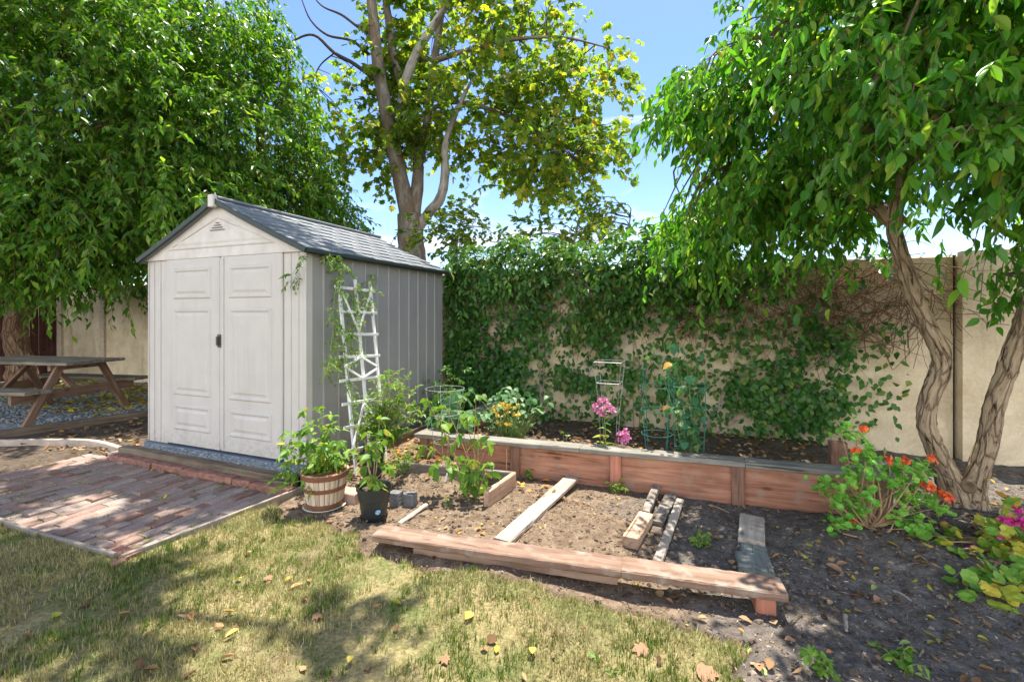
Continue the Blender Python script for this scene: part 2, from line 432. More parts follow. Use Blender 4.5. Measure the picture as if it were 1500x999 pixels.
M['shed'] = resin('beige_resin', (.53, .50, .45))
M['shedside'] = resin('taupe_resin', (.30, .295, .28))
M['gable'] = plain('weathered_resin', (.6, .565, .505), .6, .12, 7, 0, .3)
def roofmat():
    t = NT('slate_grey_resin'); v = t.coord(True, (1, 1, 1)); f = t.noise(v, 30, 4); f2 = t.noise(v, 2.5, 4)
    c = t.ramp(f2, [(.3, (.13, .145, .16)), (.7, (.21, .225, .24))])
    c = t.mix(1.0, c, t.ramp(f, [(.3, (.8, .8, .8)), (.7, (1.15, 1.15, 1.15))]), 'MULTIPLY')
    t.bump(f, .3, .004); return t.set(c, .5, .4)
M['roof'] = roofmat()
M['trim'] = plain('dark_green_trim', (.035, .05, .045), .5, .15)
M['base'] = plain('blue_grey_base', (.14, .175, .225), .6, .1)
M['dark'] = plain('interior_shade', (.015, .015, .015), .9, .1)
M['metal'] = plain('dull_metal', (.09, .085, .08), .5, .1, 12, 0, .5, .4)
M['vent'] = plain('vent_slot', (.2, .185, .165), .8, .1)
M['red'] = woodmat('red_stained_wood', (.2, .085, .048), (.36, .175, .11), (.45, .26, .17), weather=.54, wcol=(.28, .2, .145))
M['redgrey'] = woodmat('faded_red_board', (.125, .075, .053), (.22, .145, .105), (.31, .225, .172), weather=.52, wcol=(.27, .22, .175))
M['cap'] = woodmat('grey_cap_board', (.13, .125, .105), (.22, .21, .18), (.33, .31, .27), weather=.55, wcol=(.15, .165, .13))
M['post'] = woodmat('brown_post', (.13, .075, .05), (.22, .125, .085), (.3, .18, .13))
M['postred'] = woodmat('orange_red_post', (.3, .11, .07), (.42, .18, .12), (.5, .25, .17))
M['grey'] = woodmat('silver_grey_board', (.24, .2, .16), (.4, .35, .29), (.52, .47, .4), weather=.62, wcol=(.26, .24, .21))
M['tan'] = woodmat('tan_block', (.3, .19, .12), (.47, .325, .225), (.56, .42, .31))
M['mossy'] = woodmat('mossy_board', (.1, .115, .1), (.185, .2, .18), (.28, .29, .26), weather=.55, wcol=(.16, .2, .17))
M['timber'] = woodmat('old_timber', (.07, .053, .038), (.15, .115, .08), (.25, .2, .15), weather=.56, wcol=(.16, .17, .12))
M['darkwood'] = woodmat('dark_board', (.09, .075, .06), (.17, .15, .125), (.27, .24, .21), weather=.5, wcol=(.3, .27, .23))
M['table'] = woodmat('table_top_wood', (.1, .085, .06), (.19, .165, .12), (.28, .25, .19))
M['tleg'] = woodmat('table_leg_wood', (.13, .08, .055), (.23, .145, .1), (.32, .22, .16))
M['fence'] = woodmat('maroon_fence', (.05, .02, .018), (.09, .035, .03), (.13, .055, .045))
M['strip'] = plain('edging_strip', (.26, .225, .185), .8, .25, 20, .3)
M['bender'] = plain('pale_edging', (.4, .33, .265), .8, .25, 10, .3)
M['white'] = plain('white_paint', (.8, .8, .76), .5, .08, 20)
M['barrel'] = woodmat('barrel_stave', (.42, .33, .24), (.56, .46, .35), (.66, .57, .45), gs=(2, 20, 20))
M['band'] = plain('rust_band', (.2, .085, .045), .6, .15)
M['saucer'] = plain('cream_saucer', (.55, .5, .4), .6, .1)
M['potblack'] = plain('black_plastic', (.02, .024, .022), .42, .15, 8, 0, .5)
M['sticker'] = plain('blue_sticker', (.14, .38, .62), .5, .3, 90)
M['stickerw'] = plain('pale_sticker', (.6, .72, .8), .5, .1)
M['wire'] = plain('galvanised_wire', (.36, .38, .36), .4, .1, 20, 0, .5, .4)
M['gwire'] = plain('green_wire', (.03, .17, .12), .5, .1)
M['paver'] = plain('pink_paver', (.4, .28, .22), .9, .2, 18, .5)
M['dpaver'] = plain('dark_paver', (.15, .15, .15), .9, .25, 18, .5)
M['barkleft'] = barkmat('shaggy_bark', (.08, .048, .028), (.24, .15, .09), (.38, .26, .165), (6, 26, 26))
M['barkright'] = barkmat('tan_bark', (.05, .032, .02), (.33, .245, .155), (.5, .395, .27), (7, 34, 34), .9, None, (.36, .45, .7))
M['barksyc'] = barkmat('sycamore_bark', (.1, .085, .068), (.2, .172, .14), (.33, .295, .25), (3, 9, 9), .6, (.17, .12, .085), crack=False)
M['barkgrey'] = barkmat('pale_bark', (.2, .18, .155), (.35, .32, .285), (.5, .47, .43), (3, 9, 9), .5, (.2, .17, .14), crack=False)
M['barkdark'] = plain('dark_branch', (.06, .05, .045), .9, .3, 30, .4)
M['twig'] = plain('brown_twig', (.13, .085, .055), .9, .3, 30)
M['dryvine'] = plain('dry_brown_stem', (.19, .105, .065), .9, .4, 30)
M['vinestem'] = plain('grey_stem', (.27, .22, .18), .9, .3, 30)
M['greenstem'] = plain('green_stem', (.2, .27, .08), .6, .3, 30)
M['tanstem'] = plain('tan_stem', (.33, .22, .125), .7, .3, 30, .3)
M['leafL'] = leafmat('glossy_green_leaf', [(0, (.045, .14, .016)), (.45, (.085, .22, .022)), (.8, (.15, .3, .03)), (1, (.27, .37, .05))], .34, .52, (1.5, 1.5, .5), patch=.9)
M['leafS'] = leafmat('yellow_green_leaf', [(0, (.075, .15, .025)), (.45, (.14, .24, .035)), (.8, (.24, .32, .045)), (.96, (.42, .4, .05)), (1, (.3, .2, .06))], .5, .66, (1.6, 1.6, .5), patch=.8)
M['leafR'] = leafmat('bright_green_leaf', [(0, (.06, .2, .03)), (.5, (.11, .31, .036)), (.85, (.19, .39, .045)), (.985, (.3, .42, .05)), (1, (.5, .42, .04))], .27, .56, (1.4, 1.5, .5), patch=2.0)
M['leafI'] = leafmat('ivy_leaf', [(0, (.03, .11, .026)), (.5, (.06, .175, .035)), (.9, (.1, .235, .045)), (1, (.24, .28, .06))], .34, .34)
M['leafV'] = leafmat('broad_vine_leaf', [(0, (.045, .14, .03)), (.5, (.08, .205, .04)), (.9, (.125, .26, .05)), (1, (.3, .33, .07))], .32, .4)
M['leafT'] = leafmat('tomato_leaf', [(0, (.08, .2, .02)), (.5, (.14, .29, .035)), (.85, (.22, .36, .05)), (1, (.42, .4, .05))], .5, .42)
M['leafK'] = leafmat('squash_leaf', [(0, (.05, .14, .05)), (.6, (.08, .2, .07)), (1, (.14, .27, .09))], .5, .3)
M['leafG'] = leafmat('geranium_leaf', [(0, (.15, .42, .05)), (.5, (.24, .54, .07)), (.88, (.33, .58, .09)), (.97, (.5, .45, .08)), (1, (.5, .25, .08))], .5, .3)
M['leafGd'] = leafmat('geranium_leaf_zone', [(0, (.13, .38, .05)), (1, (.2, .47, .065))], .5, .25)
M['leafP'] = leafmat('yellowing_leaf', [(0, (.12, .3, .04)), (.45, (.25, .42, .05)), (.7, (.45, .46, .05)), (.88, (.6, .45, .05)), (1, (.5, .24, .12))], .5, .32)
M['leafB'] = leafmat('bean_leaf', [(0, (.035, .14, .07)), (.6, (.06, .2, .09)), (.9, (.14, .28, .07)), (1, (.55, .3, .05))], .5, .3)
M['orange'] = leafmat('orange_petal', [(0, (.8, .12, .02)), (.6, (.85, .2, .05)), (1, (.8, .06, .05))], .5, .3, (1, .9, .8))
M['magenta'] = leafmat('magenta_petal', [(0, (.5, .01, .1)), (.5, (.62, .015, .2)), (.8, (.6, .04, .42)), (1, (.75, .15, .35))], .5, .3, (1, .9, .9))
M['pink'] = leafmat('pink_petal', [(0, (.55, .12, .35)), (.6, (.68, .22, .45)), (1, (.75, .4, .58))], .5, .3, (1, .9, 1))
M['yellow'] = leafmat('yellow_petal', [(0, (.7, .45, .04)), (.6, (.78, .58, .08)), (1, (.8, .7, .3))], .5, .3, (1, 1, .8))
M['litter'] = leafmat('dead_leaf', [(0, (.1, .055, .03)), (.3, (.2, .115, .06)), (.55, (.33, .2, .11)), (.75, (.42, .3, .18)), (.88, (.5, .22, .06)), (1, (.5, .42, .08))], .8, .12, (1, 1, .8), .15)
M['litterY'] = leafmat('yellow_dead_leaf', [(0, (.3, .2, .08)), (.4, (.46, .38, .07)), (.8, (.55, .46, .06)), (1, (.3, .34, .06))], .7, .2, (1, 1, .8), .15)
M['lyellow'] = leafmat('bright_yellow_leaf', [(0, (.7, .55, .06)), (1, (.62, .55, .14))], .6, .2, (1, 1, .8))
M['lbrown'] = leafmat('brown_curled_leaf', [(0, (.24, .125, .07)), (1, (.36, .2, .12))], .75, .1, (1, 1, .8))
M['lgreen'] = leafmat('green_fallen_leaf', [(0, (.3, .42, .1)), (1, (.4, .48, .15))], .6, .2, (1, 1, .8))
M['grass'] = leafmat('green_blade', [(0, (.06, .13, .02)), (.45, (.12, .21, .04)), (.8, (.22, .28, .07)), (1, (.36, .34, .14))], .6, .35)
M['straw'] = leafmat('straw_blade', [(0, (.2, .175, .065)), (.45, (.35, .3, .135)), (.75, (.5, .44, .25)), (.9, (.27, .31, .08)), (1, (.17, .22, .06))], .7, .2, (1.1, 1.05, .8))
M['chip'] = leafmat('mulch_chip', [(0, (.05, .035, .025)), (.4, (.13, .095, .068)), (.7, (.24, .175, .12)), (.9, (.36, .28, .2)), (1, (.5, .42, .33))], .9, .05, (1, 1, 1), .1)
M['clod'] = None
def clodmat():
    t = NT('soil_clod'); g = t.n('ShaderNodeNewGeometry')
    c = t.ramp(g.outputs['Random Per Island'], [(0, (.05, .038, .03)), (.5, (.12, .09, .064)), (.93, (.2, .15, .108)), (1, (.28, .23, .18))])
    return t.set(c, .95, .1)
M['clod'] = clodmat()

# =================================================================== GROUND
LAWN = [(-9, -3), (-.3, -3), (-.15, 1.0), (.02, 1.78), (.2, 2.22), (-.25, 2.24), (-1.0, 2.18), (-1.75, 2.13), (-2.0, 2.36), (-2.88, 2.42), (-2.97, 1.6), (-5.7, 1.6), (-9, 1.6)]
PATIO = [(-5.7, 1.63), (-2.98, 1.63), (-2.93, 2.77), (-5.7, 2.77)]
PLANT = [(-2.42, 3.8), (1.17, 3.8), (1.17, 5.75), (-2.42, 5.75)]
def rise(a, n): return .055*np.clip((-.35-a)/.7, 0, 1)*np.clip((a+2.4)/.4, 0, 1)*np.exp(-((n-2.32)/.32)**2)
def soil_z(x, y):
    a, n = toan(x, y)
    z = .045*(fbm(x, y, .55, 4, 1)-.5)+.03*(fbm(x, y, .11, 3, 2)-.5)
    z = z+.10*np.exp(-(((a-1.1)/.5)**2+((n-3.35)/.42)**2))+.05*np.exp(-(((a+.75)/.35)**2+((n-3.0)/.3)**2))-.035*np.exp(-(((a+1.55)/.22)**2+((n-2.65)/.13)**2))
    z = z+.09*np.exp(-(((a+2.1)/.3)**2+((n-3.6)/.4)**2))
    z = z+rise(a, n)*.6
    z = z-.06*np.clip(sdf(LAWN, a, n)/.1+.3+1.6*(fbm(x, y, .25, 3, 4)-.5), 0, 1)
    z = np.where(sdf(PATIO, a, n) > -.04, -.06, z)
    z = np.where((a > -5.25) & (a < -3.05) & (n > 2.75) & (n < 5.4), -.03, z)
    z = np.where(a < -7.0, z*.4-.01, z)
    return z
def sheet(a0, a1, n0, n1, st, zf, name, mat, kind='structure', label=None, smooth=True):
    A = np.arange(a0, a1+st/2, st); N = np.arange(n0, n1+st/2, st)
    aa, nn = np.meshgrid(A, N); x = aa*UX+nn*DX; y = aa*UY+nn*DY
    z = zf(x, y); V = np.column_stack([x.ravel(), y.ravel(), z.ravel()])
    i = np.arange(len(A)*len(N)).reshape(len(N), len(A))
    Fs = np.column_stack([i[:-1, :-1].ravel(), i[:-1, 1:].ravel(), i[1:, 1:].ravel(), i[1:, :-1].ravel()])
    mb = MB(); mb.add(V, Fs); o = mb.build(name, mat, smooth=smooth); tag(o, kind=kind)
    return o
mb = MB(); S_ = 400.0
mb.add([(-S_, -S_, -.16), (S_, -S_, -.16), (S_, S_, -.16), (-S_, S_, -.16)], [(0, 1, 2, 3)])
tag(mb.build('ground', M['mulch']), kind='structure')
def soil_edge(x, y):
    a, n = toan(x, y); z = soil_z(x, y)
    e = np.minimum(np.minimum(a+3.3, 3.6-a), np.minimum(n-.3, 6.2-n)); return np.where(e < .03, -.15, z)
sheet(-3.3, 3.6, .3, 6.2, .022, soil_edge, 'garden_soil', M['soil'])
sheet(-14.5, -3.25, -1.5, 6.6, .06, lambda x, y: soil_z(x, y)-.008, 'mulch_bed', M['mulch'])
def lawn_z(x, y):
    a, n = toan(x, y); d = sdf(LAWN, a, n)+.35*(fbm(x, y, .3, 4, 5)-.5)
    return rise(a, n)+np.where(d > 0, .006, -.0)+.02*(fbm(x, y, .35, 3, 6)-.5)-.13*np.clip(-d/.12, 0, 1)
sheet(-8.5, .7, -.5, 2.75, .03, lawn_z, 'lawn', M['lawn'])
sheet(-2.40, 1.16, 3.83, 5.79, .03, lambda x, y: .04+.05*(fbm(x, y, .4, 4, 3)-.5), 'planter_soil', M['mulch'])
sheet(-5.15, -3.0, 2.84, 3.2, .03, lambda x, y: .088+.01*(fbm(x, y, .1, 2, 3)-.5), 'gravel_strip', M['gravelbase'])
sheet(-13.8, -5.4, 2.6, 6.6, .07, lambda x, y: np.where(toan(x, y)[0] < -7.47+.25*(toan(x, y)[1]-2.74), .035+.03*(fbm(x, y, .5, 3, 3)-.5), -.14), 'gravel_pad', M['gravelbase'])

# brick patio: one paved surface made of separate worn bricks
mb = MB()
bw, bl = .092, .2
for i, a in enumerate(np.arange(-5.66, -3.02, bw+.006)):
    n = 1.645-(.11 if i % 2 else 0)
    while n < 2.70:
        n0 = max(n, 1.645); n1 = min(n+bl, 2.745)
        if n1-n0 > .04:
            z = rng.normal(0.002, .006); tl = rng.normal(0, .018); c = W(a+bw/2, (n0+n1)/2, z-.03)
            d = nrm(DV+ZV*tl+UV*rng.normal(0, .012)); hl = (n1-n0)/2
            beam(mb, c-d*hl, c+d*hl, bw-rng.uniform(0, .004), .06, bev=.007, side=UV+ZV*rng.normal(0, .02))
        n = n+bl+.006
mb.hasgc = False
tag(mb.build('brick_patio', M['brick']), kind='structure')
box(MB(), -5.7, -3.0, 1.63, 2.76, -.1, -.009).build('patio_bedding', M['soil'])
bpy.data.objects['patio_bedding']['kind'] = 'structure'

# chunky particles ------------------------------------------------------------------
_ico = []
_t = (1+5**.5)/2
_IV = nrm(np.array([(-1, _t, 0), (1, _t, 0), (-1, -_t, 0), (1, -_t, 0), (0, -1, _t), (0, 1, _t), (0, -1, -_t), (0, 1, -_t), (_t, 0, -1), (_t, 0, 1), (-_t, 0, -1), (-_t, 0, 1)]))
_IF = np.array([(0, 11, 5), (0, 5, 1), (0, 1, 7), (0, 7, 10), (0, 10, 11), (1, 5, 9), (5, 11, 4), (11, 10, 2), (10, 7, 6), (7, 1, 8), (3, 9, 4), (3, 4, 2), (3, 2, 6), (3, 6, 8), (3, 8, 9), (4, 9, 5), (2, 4, 11), (6, 2, 10), (8, 6, 7), (9, 8, 1)])
def chunks(mb, P, S, flat=.65):
    k = len(P); ang = rng.uniform(0, 6.28, k)
    v = _IV[None]*(1+rng.normal(0, .2, (k, 12, 1)))*np.stack([rng.uniform(.7, 1.4, k), rng.uniform(.6, 1.1, k), np.full(k, flat)], 1)[:, None]
    c, s = np.cos(ang)[:, None], np.sin(ang)[:, None]
    v = np.stack([v[..., 0]*c-v[..., 1]*s, v[..., 0]*s+v[..., 1]*c, v[..., 2]], -1)*np.asarray(S)[:, None, None]
    mb.add((P[:, None]+v).reshape(-1, 3), (_IF[None]+(np.arange(k)*12)[:, None, None]).reshape(-1, 3))
def scatter(a0, a1, n0, n1, k, zf, keep=None):
    a = rng.uniform(a0, a1, k); n = rng.uniform(n0, n1, k)
    if keep is not None:
        m = keep(a, n); a, n = a[m], n[m]
    x = a*UX+n*DX; y = a*UY+n*DY
    return np.column_stack([x, y, zf(x, y) if callable(zf) else np.full(len(x), zf)])
insoil = lambda a, n: (sdf(LAWN, a, n) < .02) & (sdf(PATIO, a, n) < -.05) & (sdf(PLANT, a, n) < -.05) & ~((a < -3.0) & (n > 2.7))
mb = MB()
P = scatter(-2.9, 3.2, 1.4, 5.0, 15000, soil_z, insoil); chunks(mb, P, np.minimum(rng.gamma(1.6, .0036, len(P))+.0015, .02), .7)
tag(mb.build('soil_clods', M['clod']), kind='stuff')
mb = MB(); P = scatter(-5.1, -2.98, 2.85, 3.03, 2600, .095); chunks(mb, P, rng.uniform(.008, .017, len(P)))
tag(mb.build('shed_gravel', M['gravel']), kind='stuff')
mb = MB(); P = scatter(-11.5, -6.8, 2.9, 5.7, 9000, .042, lambda a, n: a < -7.5+.25*(n-2.74)); chunks(mb, P, rng.uniform(.010, .022, len(P)))
tag(mb.build('picnic_gravel', M['gravel']), kind='stuff')

mb = MB()
P = np.concatenate([scatter(-2.6, 3.3, 1.2, 3.8, 15000, soil_z, insoil), scatter(.1, 3.2, 1.2, 5.0, 12000, soil_z, insoil)]); k = len(P)
put(mb, P+ZV*.004, np.column_stack([rng.normal(0, 1, (k, 2)), rng.normal(0, .3, k)]), np.column_stack([rng.normal(0, .5, (k, 2)), np.ones(k)]), rng.gamma(2, .006, k)+.006, rng.uniform(.003, .009, k), T_SIMPLE)
tag(mb.build('bark_mulch', M['chip']), kind='stuff')
# grass ------------------------------------------------------------------------------
def blades(k, per, keepf, L0, L1, name, mat, wd=.0032, lean=.6, rad=.018):
    a = rng.uniform(-4.6, .5, k); n = rng.uniform(.75, 2.5, k); x = a*UX+n*DX; y = a*UY+n*DY
    px, py = project(np.column_stack([x, y, 0*x]))
    m = (y > 1.45) & (px > -120) & (rng.random(k) < keepf(x, y)); x, y = x[m], y[m]; k = len(x)
    th = np.repeat(rng.uniform(.55, 1.25, k), per); x = np.repeat(x, per); y = np.repeat(y, per); k = len(x)
    ang = rng.uniform(0, 6.28, k); rr = np.abs(rng.normal(0, rad, k)); x = x+np.cos(ang)*rr; y = y+np.sin(ang)*rr
    a, n = toan(x, y); d = sdf(LAWN, a, n)+.25*(fbm(x, y, .3, 4, 5)-.5); m = d > -.03
    x, y, th, ang, rr = x[m], y[m], th[m], ang[m], rr[m]; k = len(x); P = np.column_stack([x, y, lawn_z(x, y)-.003])
    ang = ang+rng.normal(0, .7, k); ln = rng.uniform(.1, lean, k)*(.4+rr/rad*.7)
    D_ = np.column_stack([np.cos(ang)*ln, np.sin(ang)*ln, np.ones(k)])
    Nv = np.column_stack([-np.cos(ang), -np.sin(ang), np.full(k, .3)])
    mb = MB(); put(mb, P, D_, Nv, rng.uniform(L0, L1, k)*th, wd*rng.uniform(.7, 1.3, k), T_BLADE)
    tag(mb.build(name, mat), kind='stuff')
gp = lambda x, y: np.clip((fbm(x, y, .42, 4, 2)-.44)*6, 0.05, 1)*np.clip((fbm(x, y, .13, 3, 7)-.30)*4, .1, 1)
blades(8200, 15, gp, .014, .044, 'green_grass', M['grass'], .0036, .9)
blades(15000, 12, lambda x, y: np.clip(1-gp(x, y)*.6, .1, 1)*np.clip((fbm(x, y, .5, 4, 3)-.33)*5, .08, 1), .012, .042, 'dry_grass', M['straw'], .003, 1.8, .026)
mb = MB(); P = scatter(-5.6, -2.95, 1.64, 2.75, 900, .0, lambda a, n: rng.random(len(a)) < .5+2*(fbm(a, n, .5, 3, 2)-.5)); P = np.repeat(P[::5], 9, 0)+rng.normal(0, .012, (len(P[::5])*9, 3))*np.array([1, 1, 0])
put(mb, P, np.column_stack([rng.normal(0, .7, (len(P), 2)), np.ones(len(P))]), rng.normal(0, 1, (len(P), 3)), rng.uniform(.012, .04, len(P)), .004, T_BLADE); tag(mb.build('patio_grass', M['grass']), kind='stuff')

# =================================================================== BACK WALL
WT = 1.97
wall = thing('garden_wall', 'tall beige concrete panel wall behind the shed, ivy and twin trunk tree', 'wall', W(-4, 5.85))
joints = [-13.0, -11.45, -9.3, -7.15, -5.0, -2.9, -.8, 2.33, 4.6, 7.0]
for i in range(len(joints)-1):
    mb = MB(); a0, a1 = joints[i]+(.05 if joints[i] != 2.33 else .014), joints[i+1]-(.05 if joints[i+1] != 2.33 else .014)
    beam(mb, W(a0, 5.86, WT/2-.12), W(a1, 5.86, WT/2-.12), WT+.24, .10, side=ZV, bev=.012); mb.hasgc = False
    mb.build('wall_panel', M['wall'], wall)
for j in joints:
    mb = MB(); pw = .075 if j != 2.33 else .03
    box(mb, j-pw, j+pw, 5.765 if j != 2.33 else 5.85, 5.94, -.2, WT+.01)
    mb.build('wall_post', M['walledge'] if j != 2.33 else M['gap'], wall)
mb = MB(); a1 = 2.33
box(mb, 2.345, 2.98, 5.70, 5.80, -.2, WT+.03); mb.build('wall_buttress', M['wall'], wall)
# maroon side fence
fence = thing('board_fence', 'dark maroon vertical board fence behind the left tree trunk', 'fence', W(-13.1, 5.2))
mb = MB()
for k in range(34):
    n = 5.85-k*.15; z1 = 1.98+rng.normal(0, .008)
    beam(mb, W(-13.12+rng.normal(0, .004), n, -.1), W(-13.12, n, z1), .142, .022, side=DV, bev=.003)
mb.build('fence_boards', M['fence'], fence)
mb = MB(); beam(mb, W(-13.12, 5.95, 2.01), W(-13.12, .8, 2.01), .1, .04, bev=.004); mb.build('top_rail', M['darkwood'], fence)

# =================================================================== SHED
shed = thing('storage_shed', 'beige plastic garden shed with double doors and grey gabled roof', 'shed', W(-4.15, 4.1, .1))
A0, A1, N0, N1, ZB, ZT = -5.20, -3.10, 3.04, 5.30, .10, 1.945
AM = (A0+A1)/2; ZR = 2.44
# ribbed side walls
for sgn, aw in ((1, A1), (-1, A0)):
    prof = [(0, N0)]; seams = np.linspace(N0, N1, 13)[1:-1]
    for s in seams: prof += [(0, s-.016), (.010, s-.008), (.010, s+.004), (-.004, s+.007), (0, s+.016)]
    prof += [(0, N1)]
    V = [W(aw+sgn*o, n, z) for z in (ZB, ZT) for o, n in prof]; m = len(prof)
    Fs = [(i, i+1, m+i+1, m+i) if sgn > 0 else (i+1, i, m+i, m+i+1) for i in range(m-1)]
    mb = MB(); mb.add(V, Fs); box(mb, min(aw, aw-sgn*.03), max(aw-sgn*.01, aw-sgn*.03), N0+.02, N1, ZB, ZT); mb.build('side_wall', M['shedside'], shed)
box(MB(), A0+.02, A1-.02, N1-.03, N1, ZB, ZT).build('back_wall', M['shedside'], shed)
# front: corner panels, header, doors
aL = toan(*PN(248, 500, N0)[:2])[0]; aS = toan(*PN(326.8, 500, N0)[:2])[0]; aR = toan(*PN(417, 500, N0)[:2])[0]
for c0, c1 in ((A0-.004, aL-.006), (aR+.008, A1+.004)):
    mb = MB(); prof = []; w = c1-c0
    box(mb, c0, c1, N0-.012, N0+.05, ZB+.012, ZT)
    for q in (.28, .62): box(mb, c0+w*q, c0+w*q+.012, N0-.018, N0-.0125, ZB+.02, ZT-.005)
    box(mb, c1-.008 if c1 > AM else c0, c1+.004 if c1 > AM else c0+.01, N0-.022, N0-.0126, ZB+.02, ZT-.005)
    mb.build('corner_panel', M['shed'], shed)
box(MB(), A0+.03, A1-.03, N0+.055, N0+.07, ZB, ZT).build('dark_backing', M['dark'], shed)  # near-black sheet behind the doors, paints the shade inside the shed
def raised(mb, a0, a1, z0, z1, n, h=.011):
    loops = []
    for ins, d in ((0, 0), (.012, h), (.026, h), (.040, .001), (.052, .001), (.075, h*.9)):
        loops.append([W(a0+ins, n-d, z0+ins), W(a1-ins, n-d, z0+ins), W(a1-ins, n-d, z1-ins), W(a0+ins, n-d, z1-ins)])
    V = [p for l in loops for p in l]; Fs = []
    for i in range(len(loops)-1):
        for k in range(4): Fs.append((i*4+k, i*4+(k+1) % 4, (i+1)*4+(k+1) % 4, (i+1)*4+k))
    e = (len(loops)-1)*4; Fs.append((e, e+1, e+2, e+3)); mb.add(V, Fs)
doors = []
for d0, d1 in ((aL, aS-.006), (aS+.006, aR)):
    mb = MB(); nz = N0-.03
    beam(mb, W((d0+d1)/2, nz+.022, ZB+.03), W((d0+d1)/2, nz+.022, ZT-.012), d1-d0, .044, side=UV, bev=.008); mb.hasgc = False
    mx = (d1-d0)*.15; zs = [(1.545, 1.845), (.61, 1.455), (.27, .52)]
    for z0, z1 in zs: raised(mb, d0+mx, d1-mx, z0, z1, nz-.0005)
    if d0 > AM-.3: box(mb, d0+.006, d0+.05, nz-.008, nz-.0006, ZB+.05, ZT-.03)
    doors.append(mb.build('door', M['shed'], shed))
mb = MB(); box(mb, aS-.010, aS+.026, N0-.052, N0-.0385, 1.09, 1.21); box(mb, aS+.0, aS+.016, N0-.072, N0-.0555, 1.11, 1.19)
mb.build('handle', M['metal'], doors[1])
# gable
mb = MB(); nf = N0-.035
hh = ZR-ZT-.03
tri = [(A0-.03, ZT-.01), (A1+.03, ZT-.01), (A1+.03, ZT+.03), (AM, ZR-.02), (A0-.03, ZT+.03)]
V = [W(a, n, z) for n in (nf, N0+.04) for a, z in tri]
mb.add(V, [(0, 1, 2, 3, 4), (9, 8, 7, 6, 5)]+[(i, i+5, (i+1) % 5+5, (i+1) % 5) for i in range(5)])
def triloop(ins, d):
    return [W(A0+.33+ins*2.2, nf-d, ZT+.075+ins), W(A1-.33-ins*2.2, nf-d, ZT+.075+ins), W(AM, nf-d, ZR-.115-ins*1.15)]
lp = [triloop(i, d) for i, d in ((0, .0005), (.012, .010), (.022, .010), (.034, .001), (.04, .001), (.06, .008))]
V = [p for l in lp for p in l]; Fs = []
for i in range(5):
    for k in range(3): Fs.append((i*3+k, i*3+(k+1) % 3, (i+1)*3+(k+1) % 3, (i+1)*3+k))
Fs.append((15, 16, 17)); mb.add(V, Fs); gable = mb.build('gable', M['gable'], shed)
mb = MB()
for k, hw in enumerate((.095, .07, .045, .02)): box(mb, AM-hw, AM+hw, nf-.016, nf-.0085, ZR-.262+k*.022, ZR-.254+k*.022)
mb.build('gable_vent', M['vent'], gable)
mb = MB(); tri = [(A0+.02, ZT-.01), (A1-.02, ZT-.01), (AM, ZR-.03)]
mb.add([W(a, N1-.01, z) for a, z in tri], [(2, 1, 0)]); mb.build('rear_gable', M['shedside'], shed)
# roof slopes with stepped courses
nR0, nR1 = N0-.07, N1+.05
for sgn in (1, -1):
    mb = MB(); ae = (A1+.065) if sgn > 0 else (A0-.065)
    K = 8; zE = ZT-.005
    def rp(q): return AM+(ae-AM)*q, ZR+.02+(zE-ZR-.02)*(q**.93)
    for k in range(K):
        a0, z0 = rp(k/K); a1, z1 = rp((k+1)/K)
        nn = np.linspace(nR0, nR1, 17)
        for j in range(16):
            g = .0035; st = .006*((j+k) % 2)
            p = [(a0, nn[j]+g, z0+.010), (a1, nn[j]+g, z1+.024-st), (a1, nn[j+1]-g, z1+.024-st), (a0, nn[j+1]-g, z0+.010)]
            b = [(a, n, z-.016) for a, n, z in p]
            V = [W(*v) for v in p+b]
            gc = [(n, abs(a-AM), 0) for a, n, z in p+b]
            Fs = [(0, 1, 2, 3), (0, 4, 5, 1), (1, 5, 6, 2), (2, 6, 7, 3)]
            if sgn < 0: Fs = [f[::-1] for f in Fs]
            mb.add(V, Fs, 0, gc)
        p = [W(a0, nR0, z0), W(a1, nR0, z1), W(a1, nR1, z1), W(a0, nR1, z0)]
        p2 = [v-ZV*.03 for v in p]; mb.add(p+p2, [(0, 1, 2, 3) if sgn > 0 else (3, 2, 1, 0), (7, 6, 5, 4) if sgn > 0 else (4, 5, 6, 7)], 0, [(0, 0, 0)]*8)
    mb.build('roof_slope', M['roof'], shed)
    mb = MB()
    for k in range(K):
        a0, z0 = rp(k/K); a1, z1 = rp((k+1)/K)
        beam(mb, W(a0, nR0-.014, z0-.006), W(a1, nR0-.014, z1-.006), .026, .046, side=DV, bev=.003)
    a1, z1 = rp(1.0); beam(mb, W(a1+sgn*.004, nR0, z1-.003), W(a1+sgn*.004, nR1, z1-.003), .03, .04, side=UV, bev=.006)
    mb.hasgc = False; mb.build('roof_trim', M['trim'], shed)
mb = MB(); beam(mb, W(AM, nR0, ZR+.035), W(AM, nR1, ZR+.035), .09, .03, side=UV, bev=.012); mb.hasgc = False; mb.build('ridge_cap', M['roof'], shed)
mb = MB(); beam(mb, W(AM, nR0-.024, ZR-.055), W(AM, nR0-.024, ZR+.055), .07, .05, side=UV, bev=.008)
tube(mb, [W(AM-.01, nR0+.01, ZR+.05), W(AM-.01, nR0+.01, ZR+.085)], .006, 6, sm=1); mb.hasgc = False; mb.build('ridge_block', M['gable'], shed)
mb = MB(); box(mb, A0-.02, A1+.03, N0-.05, N1, ZB-.08, ZB+.008); mb.build('floor_base', M['base'], shed)

